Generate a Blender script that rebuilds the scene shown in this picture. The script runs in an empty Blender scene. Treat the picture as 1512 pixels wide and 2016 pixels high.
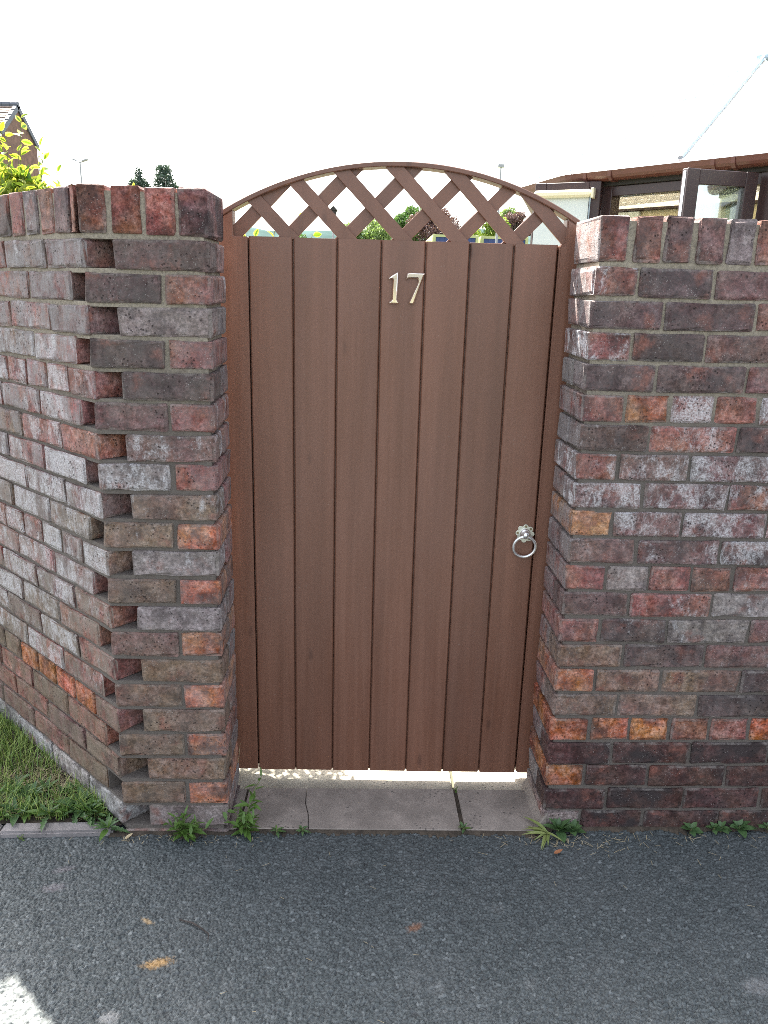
import bpy, bmesh, math, random
import numpy as np
from mathutils import Vector, Matrix
random.seed(17)
S = bpy.context.scene
COL = S.collection
PI = math.pi

# ------------------------------------------------------------------ camera
cam = bpy.data.cameras.new('camera')
camo = bpy.data.objects.new('camera', cam)
COL.objects.link(camo)
fw = Vector((0.02044186, 0.96171225, -0.27329777))
rt = Vector((0.99955801, -0.01375712, 0.0263538))
up = Vector((-0.02158498, 0.2737157, 0.96156841))
m3 = Matrix((rt, up, -fw)).transposed()
camo.matrix_world = Matrix.Translation((-0.0792, -2.1736, 1.489)) @ m3.to_4x4()
cam.sensor_fit = 'VERTICAL'
cam.sensor_height = 36.0
cam.lens = 1545.16 / 2016 * 36.0
cam.clip_start = 0.05
cam.clip_end = 6000
S.camera = camo

# ------------------------------------------------------------------ light
SUN_TRAVEL = Vector((0.575, -1.124, -1.694)).normalized()
to_sun = -SUN_TRAVEL
w = bpy.data.worlds.new('World')
S.world = w
w.use_nodes = True
wn = w.node_tree
bg = wn.nodes['Background']
sky = wn.nodes.new('ShaderNodeTexSky')
sky.sky_type = 'NISHITA'
sky.sun_disc = False
sky.sun_elevation = math.asin(to_sun.z)
sky.sun_rotation = math.atan2(to_sun.x, to_sun.y)
sky.air_density = 1.0
sky.dust_density = 4.0
sky.ozone_density = 1.0
haz = wn.nodes.new('ShaderNodeHueSaturation')      # thin bright haze: the whole dome is paler than clear blue
haz.inputs['Saturation'].default_value = 0.42
wn.links.new(sky.outputs[0], haz.inputs['Color'])
wn.links.new(haz.outputs[0], bg.inputs[0])
bg.inputs[1].default_value = 0.09
sun = bpy.data.lights.new('sun', 'SUN')
suno = bpy.data.objects.new('sun', sun)
COL.objects.link(suno)
suno.location = to_sun * 30
suno.rotation_euler = to_sun.to_track_quat('Z', 'Y').to_euler()
sun.energy = 4.2
sun.angle = math.radians(0.53)
sun.color = (1.0, 0.95, 0.86)
S.view_settings.view_transform = 'Standard'
S.view_settings.look = 'None'
S.view_settings.gamma = 1.0
S.view_settings.exposure = 2.8
S.cycles.use_denoising = False
S.cycles.filter_width = 0.9
S.cycles.max_bounces = 8
S.cycles.sample_clamp_indirect = 6

# ------------------------------------------------------------------ node helpers
class NT:
    def __init__(s, name):
        s.m = bpy.data.materials.new(name)
        s.m.use_nodes = True
        s.t = s.m.node_tree
        s.b = s.t.nodes['Principled BSDF']
        s.out = s.t.nodes['Material Output']
    def n(s, typ, **kw):
        nd = s.t.nodes.new('ShaderNode' + typ)
        ins = kw.pop('ins', {})
        for k, v in kw.items():
            setattr(nd, k, v)
        for k, v in ins.items():
            s.set(nd.inputs[k], v)
        return nd
    def set(s, sock, v):
        if hasattr(v, 'is_output'):
            s.t.links.new(v, sock)
        else:
            if isinstance(v, (tuple, list)) and len(v) == 3 and sock.type == 'RGBA':
                v = (*v, 1)
            sock.default_value = v
    def math(s, op, a, b=None, c=None, clamp=False):
        nd = s.n('Math', operation=op, use_clamp=clamp)
        for i, v in enumerate((a, b, c)):
            if v is not None:
                s.set(nd.inputs[i], v)
        return nd.outputs[0]
    def mix(s, f, a, b, mode='MIX'):
        nd = s.n('Mix', data_type='RGBA', blend_type=mode)
        s.set(nd.inputs[0], f); s.set(nd.inputs[6], a); s.set(nd.inputs[7], b)
        return nd.outputs[2]
    def ramp(s, v, lo, hi, a=0.0, b=1.0):
        nd = s.n('MapRange', interpolation_type='SMOOTHSTEP')
        s.set(nd.inputs[0], v)
        for i, q in enumerate((lo, hi, a, b)):
            s.set(nd.inputs[i + 1], q)
        return nd.outputs[0]
    def noise(s, vec, scale, detail=4, rough=0.55, dist=0.0):
        nd = s.n('TexNoise', ins={'Scale': scale, 'Detail': detail, 'Roughness': rough, 'Distortion': dist})
        if vec is not None:
            s.t.links.new(vec, nd.inputs['Vector'])
        return nd.outputs['Fac']
    def voro(s, vec, scale, feature='F1', out='Distance', rnd=1.0):
        nd = s.n('TexVoronoi', feature=feature, ins={'Scale': scale, 'Randomness': rnd})
        if vec is not None:
            s.t.links.new(vec, nd.inputs['Vector'])
        return nd.outputs[out]
    def obj(s):
        return s.n('TexCoord').outputs['Object']
    def pos(s):
        return s.n('NewGeometry').outputs['Position']
    def scalev(s, vec, sc):
        nd = s.n('VectorMath', operation='MULTIPLY')
        s.t.links.new(vec, nd.inputs[0]); nd.inputs[1].default_value = sc
        return nd.outputs[0]
    def addv(s, vec, v):
        nd = s.n('VectorMath', operation='ADD')
        s.t.links.new(vec, nd.inputs[0]); s.set(nd.inputs[1], v)
        return nd.outputs[0]
    def bump(s, h, strength=0.5, dist=0.002, normal=None):
        nd = s.n('Bump', ins={'Strength': strength, 'Distance': dist})
        s.t.links.new(h, nd.inputs['Height'])
        if normal is not None:
            s.t.links.new(normal, nd.inputs['Normal'])
        return nd.outputs[0]
    def fin(s, color=None, rough=None, normal=None, **kw):
        if color is not None: s.set(s.b.inputs['Base Color'], color)
        if rough is not None: s.set(s.b.inputs['Roughness'], rough)
        if normal is not None: s.t.links.new(normal, s.b.inputs['Normal'])
        for k, v in kw.items():
            s.set(s.b.inputs[k.replace('_', ' ')], v)
        return s.m

def plain(name, col, rough=0.6, var=0.15, scale=6.0, bump=0.0, **kw):
    t = NT(name)
    o = t.obj()
    f = t.noise(o, scale, 5)
    c = t.mix(t.ramp(f, 0.3, 0.7), tuple(x * (1 - var) for x in col), tuple(min(1, x * (1 + var)) for x in col))
    nm = t.bump(t.noise(o, scale * 12, 4), bump, 0.003) if bump else None
    return t.fin(c, rough, nm, **kw)

# ------------------------------------------------------------------ materials
def mat_brick():
    t = NT('brick')
    tc = t.n('TexCoord')
    oi = t.n('ObjectInfo')
    off = t.n('CombineXYZ')
    r37 = t.math('MULTIPLY', oi.outputs['Random'], 37.0)
    t.set(off.inputs[0], r37); t.set(off.inputs[1], t.math('MULTIPLY', oi.outputs['Random'], 91.0)); t.set(off.inputs[2], t.math('MULTIPLY', oi.outputs['Random'], 63.0))
    v = t.addv(tc.outputs['Object'], off.outputs[0])
    film = t.n('Attribute', attribute_type='OBJECT', attribute_name='film').outputs['Fac']
    soot = t.n('Attribute', attribute_type='OBJECT', attribute_name='soot').outputs['Fac']
    wp = t.pos()
    wb = t.noise(t.scalev(wp, (1.0, 1.0, 0.7)), 4.5, 4, 0.6)
    eff = t.math('MAXIMUM', t.math('ADD', oi.outputs['Alpha'], t.math('MULTIPLY', t.math('SUBTRACT', wb, 0.48), t.math('MULTIPLY', t.ramp(oi.outputs['Alpha'], 0.0, 0.3), 1.1))), 0.0)
    # front face factor (weathering sits on the exposed face)
    sep = t.n('SeparateXYZ'); t.t.links.new(tc.outputs['Normal'], sep.inputs[0])
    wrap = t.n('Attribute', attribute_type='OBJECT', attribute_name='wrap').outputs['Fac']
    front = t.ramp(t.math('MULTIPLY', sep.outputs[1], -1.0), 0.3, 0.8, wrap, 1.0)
    base = oi.outputs['Color']
    # big tonal mottle
    n40 = t.noise(v, 42, 6, 0.65)
    n9 = t.noise(v, 10, 3, 0.5)
    hs = t.n('HueSaturation')
    t.set(hs.inputs['Hue'], t.ramp(n9, 0.3, 0.7, 0.485, 0.515))
    t.set(hs.inputs['Saturation'], t.ramp(n40, 0.3, 0.72, 1.15, 0.75))
    grit = t.noise(v, 130, 5, 0.75)
    t.set(hs.inputs['Value'], t.math('MULTIPLY', t.ramp(n40, 0.25, 0.75, 0.6, 1.45), t.ramp(grit, 0.3, 0.7, 0.5, 1.6)))
    t.set(hs.inputs['Color'], base)
    c = hs.outputs[0]
    nr = t.noise(t.addv(v, (1.9, 6.3, 8.8)), 13, 5, 0.62)
    c = t.mix(t.ramp(nr, 0.54, 0.68, 0.0, 0.7), c, t.mix(t.ramp(grit, 0.35, 0.65), (0.16, 0.058, 0.042), (0.30, 0.115, 0.082)))
    c = t.mix(t.ramp(t.noise(t.addv(v, (7.7, 3.3, 2.1)), 16, 5, 0.65), 0.48, 0.64, 0.0, 0.75), c, t.mix(1.0, c, (0.36, 0.34, 0.36), 'MULTIPLY'))
    # kiln-fired dark heart
    ns = t.noise(t.addv(v, (3.1, 1.7, 5.5)), 11, 4, 0.6)
    k = t.math('MULTIPLY', t.ramp(ns, 0.44, 0.62), soot)
    c = t.mix(k, c, (0.035, 0.026, 0.026))
    # grey weather film
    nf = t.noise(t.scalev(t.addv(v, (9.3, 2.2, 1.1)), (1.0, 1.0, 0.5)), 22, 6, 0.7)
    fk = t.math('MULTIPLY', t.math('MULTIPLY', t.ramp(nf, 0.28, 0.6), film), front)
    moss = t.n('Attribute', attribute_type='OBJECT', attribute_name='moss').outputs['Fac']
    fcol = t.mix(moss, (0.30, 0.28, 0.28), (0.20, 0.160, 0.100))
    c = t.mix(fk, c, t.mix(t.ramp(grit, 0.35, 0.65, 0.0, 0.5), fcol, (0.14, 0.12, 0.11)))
    # white efflorescence
    ne = t.noise(t.scalev(t.addv(v, (5.3, 7.2, 0.4)), (1.0, 1.0, 0.62)), 24, 9, 0.8, 0.3)
    thr = t.math('SUBTRACT', 0.69, t.math('MULTIPLY', eff, 0.34))
    ek = t.ramp(ne, thr, t.math('ADD', thr, 0.17))
    ng = t.noise(v, 260, 3, 0.7)
    ek = t.math('MULTIPLY', t.math('MULTIPLY', ek, t.ramp(ng, 0.36, 0.62, 0.4, 1.0)), t.ramp(grit, 0.32, 0.58, 0.4, 1.0))
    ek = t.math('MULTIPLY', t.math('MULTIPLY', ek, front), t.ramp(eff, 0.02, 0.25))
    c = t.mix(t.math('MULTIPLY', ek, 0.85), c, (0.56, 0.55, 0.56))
    # lime specks
    sp = t.voro(v, 170)
    sk = t.math('MULTIPLY', t.ramp(sp, 0.24, 0.12), t.ramp(t.noise(v, 24, 3), 0.46, 0.62))
    c = t.mix(t.math('MULTIPLY', sk, 0.45), c, (0.5, 0.47, 0.44))
    # pits
    pt = t.voro(t.addv(v, (2.0, 2.0, 2.0)), 95)
    pk = t.math('MULTIPLY', t.ramp(pt, 0.26, 0.1), t.ramp(t.noise(v, 15, 3), 0.48, 0.6))
    c = t.mix(t.math('MULTIPLY', pk, 0.65), c, (0.03, 0.02, 0.02))
    rim = t.n('Attribute', attribute_type='GEOMETRY', attribute_name='rim').outputs['Fac']
    rn = t.noise(t.addv(v, (4.4, 8.1, 6.2)), 55, 5, 0.7)
    rk = t.ramp(t.math('ADD', rim, t.math('MULTIPLY', t.math('SUBTRACT', rn, 0.5), 2.6)), 0.5, 1.2)
    c = t.mix(t.math('MULTIPLY', rk, t.ramp(t.noise(v, 12, 2), 0.42, 0.62, 0.0, 0.5)), c, t.mix(moss, (0.26, 0.235, 0.215), (0.17, 0.145, 0.11)))
    h = t.math('ADD', t.math('MULTIPLY', t.noise(v, 300, 4, 0.7), 0.45), t.math('MULTIPLY', n40, 1.1))
    h = t.math('SUBTRACT', h, t.math('ADD', t.math('MULTIPLY', pk, 1.0), t.math('MULTIPLY', rk, 0.5)))
    return t.fin(c, 0.88, t.bump(h, 1.0, 0.0045), Specular_IOR_Level=0.3)

def mat_mortar():
    t = NT('mortar')
    p = t.pos()
    sep = t.n('SeparateXYZ'); t.t.links.new(p, sep.inputs[0])
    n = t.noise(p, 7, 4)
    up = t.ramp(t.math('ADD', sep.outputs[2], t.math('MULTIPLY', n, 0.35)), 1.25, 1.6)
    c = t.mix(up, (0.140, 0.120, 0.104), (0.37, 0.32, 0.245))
    g = t.noise(p, 160, 5, 0.7)
    c = t.mix(t.ramp(g, 0.3, 0.7, 0.0, 0.55), c, (0.09, 0.08, 0.07))
    c = t.mix(t.math('MULTIPLY', t.ramp(t.noise(p, 30, 4), 0.52, 0.7), 0.4), c, (0.12, 0.09, 0.07))
    return t.fin(c, 0.95, t.bump(t.math('ADD', g, t.noise(p, 45, 4)), 0.9, 0.004))

def mat_asphalt(name, attr):
    t = NT(name)
    p = t.pos()
    if attr:
        st = t.n('Attribute', attribute_type='GEOMETRY', attribute_name='stone').outputs['Fac']
        gap = t.n('Attribute', attribute_type='GEOMETRY', attribute_name='gap').outputs['Fac']
    else:
        sc = t.n('SeparateColor'); t.t.links.new(t.voro(p, 120, out='Color'), sc.inputs[0])
        st = sc.outputs[0]
        gap = t.ramp(t.voro(p, 120, 'DISTANCE_TO_EDGE'), 0.02, 0.14, 1.0, 0.0)
    c = t.mix(st, (0.046, 0.057, 0.058), (0.088, 0.104, 0.106))
    c = t.mix(t.math('MULTIPLY', gap, 0.75), c, (0.022, 0.024, 0.026))
    # polished pale stones
    c = t.mix(t.ramp(st, 0.95, 0.99, 0.0, 0.4), c, (0.20, 0.22, 0.22))
    # dusty broad tone
    c = t.mix(t.ramp(t.noise(p, 2.6, 5, 0.6), 0.42, 0.72, 0.0, 0.35), c, (0.105, 0.112, 0.112))
    # lichen discs
    lv = t.voro(t.addv(p, (0.37, 0.11, 0.0)), 7.0)
    lk = t.math('ADD', lv, t.math('MULTIPLY', t.noise(p, 60, 4), 0.14))
    c = t.mix(t.math('MULTIPLY', t.ramp(lk, 0.24, 0.15), 0.25), c, (0.15, 0.158, 0.155))
    # rust / clay stains
    for (x, y, rx, ry, ang, col, k) in ((-0.537, -0.725, 0.034, 0.013, 0.25, (0.40, 0.24, 0.09), 0.85), (-0.594, -0.603, 0.019, 0.007, -0.5, (0.38, 0.26, 0.13), 0.75), (0.057, -0.613, 0.02, 0.012, 0.4, (0.30, 0.13, 0.06), 0.5), (-0.602, -0.865, 0.022, 0.017, 0, (0.27, 0.27, 0.26), 0.75), (-0.862, -0.496, 0.03, 0.016, 0.2, (0.20, 0.18, 0.19), 0.6), (-0.86, -0.43, 0.03, 0.012, 0.3, (0.17, 0.15, 0.16), 0.5), (0.83, -0.77, 0.04, 0.025, 0.2, (0.20, 0.20, 0.20), 0.5)):
        mp = t.n('Mapping', vector_type='TEXTURE', ins={'Location': (x, y, 0), 'Rotation': (0, 0, ang), 'Scale': (rx, ry, 1.0)})
        t.t.links.new(p, mp.inputs['Vector'])
        ln = t.n('VectorMath', operation='LENGTH')
        t.t.links.new(mp.outputs[0], ln.inputs[0])
        d = t.math('ADD', ln.outputs['Value'], t.math('MULTIPLY', t.math('SUBTRACT', t.noise(p, 110, 5, 0.75), 0.5), 2.2))
        c = t.mix(t.math('MULTIPLY', t.ramp(d, 1.35, 0.35), k), c, col)
    h = t.noise(p, 420, 4, 0.7)
    if not attr:
        h = t.math('SUBTRACT', h, t.math('MULTIPLY', gap, 1.5))
    return t.fin(c, t.ramp(st, 0, 1, 0.62, 0.5), t.bump(h, 0.6, 0.0015 if attr else 0.003), Specular_IOR_Level=0.5)

def mat_gatewood():
    t = NT('brown_woodstain')
    tc = t.n('TexCoord'); oi = t.n('ObjectInfo')
    off = t.n('CombineXYZ'); t.set(off.inputs[0], t.math('MULTIPLY', oi.outputs['Random'], 23.0)); t.set(off.inputs[2], t.math('MULTIPLY', oi.outputs['Random'], 51.0))
    v = t.addv(tc.outputs['Object'], off.outputs[0])
    g = t.noise(t.scalev(v, (55, 20, 1.6)), 1.0, 5, 0.6, 0.6)
    fine = t.noise(t.scalev(v, (420, 60, 5.0)), 1.0, 3, 0.6)
    big = t.noise(v, 3.0, 4)
    kn = t.voro(t.scalev(v, (9.0, 3.0, 3.2)), 1.0)
    kk = t.ramp(kn, 0.10, 0.03)
    c = t.mix(t.ramp(g, 0.35, 0.7), (0.152, 0.067, 0.041), (0.176, 0.081, 0.051))
    c = t.mix(t.ramp(big, 0.35, 0.7, 0.0, 0.4), c, (0.178, 0.089, 0.063))
    c = t.mix(t.math('MULTIPLY', kk, 0.55), c, (0.07, 0.032, 0.022))
    tone = t.ramp(oi.outputs['Random'], 0.0, 1.0, 0.90, 1.10)
    hsv = t.n('HueSaturation'); t.set(hsv.inputs['Value'], t.math('MULTIPLY', tone, t.ramp(t.noise(t.scalev(v, (14, 6, 0.9)), 1.0, 4, 0.6), 0.3, 0.7, 0.88, 1.12))); t.set(hsv.inputs['Color'], c)
    c = hsv.outputs[0]
    # dust splash towards odd patches
    sp = t.voro(t.addv(v, (1.3, 0.2, 0.7)), 60)
    c = t.mix(t.math('MULTIPLY', t.math('MULTIPLY', t.ramp(sp, 0.16, 0.08), t.ramp(t.noise(v, 8, 2), 0.55, 0.65)), 0.3), c, (0.3, 0.24, 0.2))
    h = t.math('ADD', t.math('MULTIPLY', g, 1.0), t.math('MULTIPLY', fine, 0.5))
    h = t.math('ADD', h, t.math('MULTIPLY', kk, 0.6))
    return t.fin(c, t.ramp(g, 0.3, 0.7, 0.34, 0.46), t.bump(h, 0.22, 0.0012), Specular_IOR_Level=0.55)

def mat_slab(name, col):
    t = NT(name)
    p = t.pos()
    n = t.noise(p, 9, 6, 0.65)
    c = t.mix(t.ramp(n, 0.32, 0.7), tuple(x * 0.72 for x in col), tuple(x * 1.15 for x in col))
    c = t.mix(t.ramp(t.noise(p, 200, 4, 0.7), 0.4, 0.7, 0, 0.35), c, tuple(x * 0.5 for x in col))
    sp = t.voro(p, 75)
    k = t.math('MULTIPLY', t.ramp(sp, 0.3, 0.16), t.ramp(t.noise(p, 10, 3), 0.5, 0.62))
    c = t.mix(t.math('MULTIPLY', k, 0.75), c, (0.04, 0.038, 0.036))
    return t.fin(c, 0.9, t.bump(t.math('ADD', t.noise(p, 130, 5, 0.7), t.math('MULTIPLY', n, 2.0)), 0.5, 0.003))

def mat_leaf(name, c1, c2, edge=None, trans=0.4, attr=True, rough=0.45):
    t = NT(name)
    oi = t.n('ObjectInfo')
    o = t.obj()
    f = t.noise(t.addv(o, (0.3, 0.1, 0.2)), 3.0, 3)
    f = t.math('ADD', t.math('MULTIPLY', f, 0.5), t.math('MULTIPLY', oi.outputs['Random'], 0.5))
    c = t.mix(f, c1, c2)
    if edge is not None:
        e = t.n('Attribute', attribute_type='GEOMETRY', attribute_name='edge').outputs['Fac']
        e = t.math('ADD', e, t.math('MULTIPLY', t.math('SUBTRACT', t.noise(o, 5.0, 3), 0.5), 0.5))
        e2 = t.math('SUBTRACT', e, t.math('MULTIPLY', t.math('SUBTRACT', oi.outputs['Random'], 0.5), 0.4))
        c = t.mix(t.ramp(e2, 0.45, 0.62), c, edge)
    t.fin(c, rough)
    tr = t.n('BsdfTranslucent')
    t.set(tr.inputs[0], t.mix(1.0, c, (1.0, 1.0, 0.55), 'MULTIPLY'))
    mx = t.n('MixShader', ins={0: trans})
    t.t.links.new(t.b.outputs[0], mx.inputs[1]); t.t.links.new(tr.outputs[0], mx.inputs[2])
    t.t.links.new(mx.outputs[0], t.out.inputs[0])
    return t.m

def mat_foliage(name, c1, c2, trans=0.3):
    t = NT(name)
    p = t.pos()
    a = t.n('Attribute', attribute_type='GEOMETRY', attribute_name='tone').outputs['Fac']
    c = t.mix(a, c1, c2)
    t.fin(c, 0.6)
    tr = t.n('BsdfTranslucent'); t.set(tr.inputs[0], t.mix(1.0, c, (1.0, 1.0, 0.6), 'MULTIPLY'))
    mx = t.n('MixShader', ins={0: trans})
    t.t.links.new(t.b.outputs[0], mx.inputs[1]); t.t.links.new(tr.outputs[0], mx.inputs[2])
    t.t.links.new(mx.outputs[0], t.out.inputs[0])
    return t.m

def mat_glass(name, refl=0.25, tint=(0.9, 0.95, 0.93)):
    t = NT(name)
    g = t.n('BsdfGlossy', ins={0: (0.9, 0.95, 0.95, 1), 'Roughness': 0.03})
    tr = t.n('BsdfTransparent', ins={0: (*tint, 1)})
    fr = t.n('Fresnel', ins={0: 1.5})
    f = t.math('ADD', fr.outputs[0], refl, clamp=True)
    mx = t.n('MixShader'); t.set(mx.inputs[0], f)
    t.t.links.new(tr.outputs[0], mx.inputs[1]); t.t.links.new(g.outputs[0], mx.inputs[2])
    t.t.links.new(mx.outputs[0], t.out.inputs[0])
    return t.m

def mat_polycarb():
    t = NT('polycarbonate_roof')
    o = t.obj()
    d = t.n('BsdfDiffuse', ins={0: (0.85, 0.85, 0.85, 1)})
    tr = t.n('BsdfTranslucent', ins={0: (0.92, 0.92, 0.92, 1)})
    mx = t.n('MixShader', ins={0: 0.72})
    t.t.links.new(d.outputs[0], mx.inputs[1]); t.t.links.new(tr.outputs[0], mx.inputs[2])
    t.t.links.new(mx.outputs[0], t.out.inputs[0])
    return t.m

def mat_pinoleum():
    t = NT('woven_roof_blind')
    o = t.obj()
    sep = t.n('SeparateXYZ'); t.t.links.new(o, sep.inputs[0])
    wv = t.math('SINE', t.math('MULTIPLY', sep.outputs[1], 420.0))
    c = t.mix(t.ramp(wv, -1, 1), (0.045, 0.04, 0.03), (0.085, 0.075, 0.055))
    # light through cord holes, put into the colour as pale dots in lines
    fx = t.math('ABSOLUTE', t.math('SUBTRACT', t.math('FRACT', t.math('MULTIPLY', sep.outputs[0], 3.1)), 0.5))
    fy = t.math('ABSOLUTE', t.math('SUBTRACT', t.math('FRACT', t.math('MULTIPLY', sep.outputs[1], 9.0)), 0.5))
    hole = t.math('MULTIPLY', t.math('LESS_THAN', fx, 0.03), t.math('LESS_THAN', fy, 0.14))
    c = t.mix(hole, c, (0.85, 0.84, 0.78))
    t.fin(c, 0.9)
    tr = t.n('BsdfTranslucent'); t.set(tr.inputs[0], t.mix(hole, (0.42, 0.37, 0.26), (1.0, 1.0, 0.95)))
    mx = t.n('MixShader', ins={0: 0.35})
    t.t.links.new(t.b.outputs[0], mx.inputs[1]); t.t.links.new(tr.outputs[0], mx.inputs[2])
    t.t.links.new(mx.outputs[0], t.out.inputs[0])
    return t.m

M = {}
M['brick'] = mat_brick()
M['mortar'] = mat_mortar()
M['asphalt'] = mat_asphalt('asphalt_chippings', True)
M['asphalt_far'] = mat_asphalt('asphalt_sheet', False)
M['wood'] = mat_gatewood()
M['slab'] = mat_slab('concrete_threshold', (0.265, 0.228, 0.198))
M['slab_pale'] = mat_slab('concrete_path', (0.34, 0.31, 0.25))
M['kerb'] = mat_slab('concrete_edging', (0.24, 0.22, 0.215))
M['chrome'] = plain('polished_chrome', (0.98, 0.91, 0.80), 0.10, 0.02, Metallic=1.0)
M['galv'] = plain('zinc_plated_steel', (0.90, 0.92, 0.94), 0.38, 0.04, 40, Metallic=1.0)
M['plate'] = plain('pale_plated_metal', (0.70, 0.70, 0.60), 0.35, 0.05, Metallic=0.7)
M['screw'] = plain('brass_screw', (0.25, 0.21, 0.13), 0.4, 0.1, Metallic=0.8)
M['soil'] = plain('dark_soil', (0.055, 0.042, 0.03), 0.95, 0.4, 30, 0.8)
M['earth'] = plain('garden_ground', (0.105, 0.105, 0.075), 0.95, 0.4, 0.3, 0.3, Specular_IOR_Level=0.0)
M['leaf_weed'] = mat_leaf('weed_leaf', (0.075, 0.15, 0.03), (0.13, 0.23, 0.05), trans=0.3)
M['leaf_weed2'] = mat_leaf('bluish_weed_leaf', (0.06, 0.12, 0.045), (0.10, 0.18, 0.065), trans=0.25)
M['leaf_pale'] = mat_leaf('pale_strap_leaf', (0.16, 0.24, 0.06), (0.30, 0.32, 0.12), trans=0.25)
M['leaf_var'] = mat_leaf('variegated_leaf', (0.06, 0.16, 0.02), (0.20, 0.32, 0.02), edge=(0.62, 0.62, 0.10), trans=0.55)
M['leaf_yel'] = mat_leaf('yellow_leaf', (0.5, 0.4, 0.03), (0.65, 0.5, 0.05), trans=0.55)
M['leaf_dead'] = plain('dead_leaf', (0.30, 0.12, 0.05), 0.8, 0.3, 60)
M['straw'] = plain('dry_straw', (0.34, 0.28, 0.17), 0.8, 0.3, 40)
M['stem'] = plain('green_stem', (0.12, 0.14, 0.05), 0.7, 0.2)
M['twig'] = plain('dark_twig', (0.05, 0.04, 0.035), 0.9, 0.3, 40)
M['bark'] = plain('tree_bark', (0.10, 0.075, 0.055), 0.95, 0.3, 3, 0.6)
M['brown_pvc'] = plain('brown_upvc', (0.036, 0.019, 0.019), 0.35, 0.08, 3)
M['gutter'] = plain('brown_gutter', (0.12, 0.046, 0.034), 0.33, 0.08, 3)
M['cream'] = plain('cream_wall_paint', (0.62, 0.57, 0.40), 0.8, 0.04, 2)
M['blind'] = plain('pale_roller_blind', (0.60, 0.66, 0.64), 0.85, 0.03, 2)
M['ivory'] = plain('ivory_plastic', (0.75, 0.70, 0.50), 0.4, 0.03, 2)
M['white_bar'] = plain('white_glazing_bar', (0.36, 0.46, 0.52), 0.4, 0.04, 2)  # white bars; the blue-grey of their unlit side is put into the colour
M['dark'] = plain('dark_gap', (0.02, 0.018, 0.016), 0.7, 0.1)
M['glass'] = mat_glass('window_glass', 0.03)
M['glass_refl'] = mat_glass('door_glass', 0.45, (0.75, 0.85, 0.8))
M['poly'] = mat_polycarb()
M['pino'] = mat_pinoleum()
M['tile'] = plain('concrete_roof_tile', (0.20, 0.15, 0.12), 0.85, 0.3, 2, 0.5)
M['verge'] = plain('slate_blue_verge', (0.085, 0.10, 0.125), 0.6, 0.12, 2)
M['housebrick'] = plain('brown_house_brick', (0.16, 0.095, 0.07), 0.9, 0.25, 3, 0.5)
M['steel'] = plain('grey_lamp_steel', (0.30, 0.32, 0.34), 0.5, 0.08)
M['lime'] = plain('lime_container_paint', (0.40, 0.44, 0.20), 0.6, 0.05, 1)
M['navy'] = plain('navy_container_paint', (0.02, 0.045, 0.15), 0.5, 0.08, 1)
M['white'] = plain('white_lettering', (0.8, 0.8, 0.8), 0.5, 0.02)
M['hill'] = plain('wooded_hill', (0.05, 0.078, 0.075), 0.95, 0.25, 0.02, Specular_IOR_Level=0.0)  # bluish tone put into the colour in place of distance haze

# ------------------------------------------------------------------ object helpers
def tag(o, label, cat, group=None):
    o['label'] = label
    if cat: o['category'] = cat
    if group: o['group'] = group
    return o
def empty(name, loc=(0, 0, 0), rz=0.0, label=None, cat=None, group=None):
    o = bpy.data.objects.new(name, None)
    o.empty_display_size = 0.1
    COL.objects.link(o)
    o.location = loc
    o.rotation_euler = (0, 0, rz)
    if label: tag(o, label, cat, group)
    return o
def link(name, me, mat, parent=None):
    if mat is not None and len(me.materials) == 0:
        me.materials.append(mat)
    o = bpy.data.objects.new(name, me)
    COL.objects.link(o)
    if parent is not None: o.parent = parent
    return o
def pydata(name, v, f, mat, parent=None, smooth=False):
    me = bpy.data.meshes.new(name)
    me.from_pydata(v, [], f)
    if smooth:
        me.polygons.foreach_set('use_smooth', [True] * len(me.polygons))
    me.update()
    return link(name, me, mat, parent)
def np_mesh(name, v, quads, mat, parent=None, attrs=None, smooth=False):
    me = bpy.data.meshes.new(name)
    k = quads.shape[1]
    me.vertices.add(len(v)); me.vertices.foreach_set('co', np.ascontiguousarray(v, dtype=np.float32).ravel())
    me.loops.add(quads.size); me.loops.foreach_set('vertex_index', quads.astype(np.int32).ravel())
    me.polygons.add(len(quads)); me.polygons.foreach_set('loop_start', np.arange(0, quads.size, k, dtype=np.int32))
    if smooth: me.polygons.foreach_set('use_smooth', np.ones(len(quads), dtype=bool))
    for an, av in (attrs or {}).items():
        a = me.attributes.new(an, 'FLOAT', 'POINT'); a.data.foreach_set('value', np.asarray(av, dtype=np.float32))
    me.update(calc_edges=True)
    return link(name, me, mat, parent)
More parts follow.
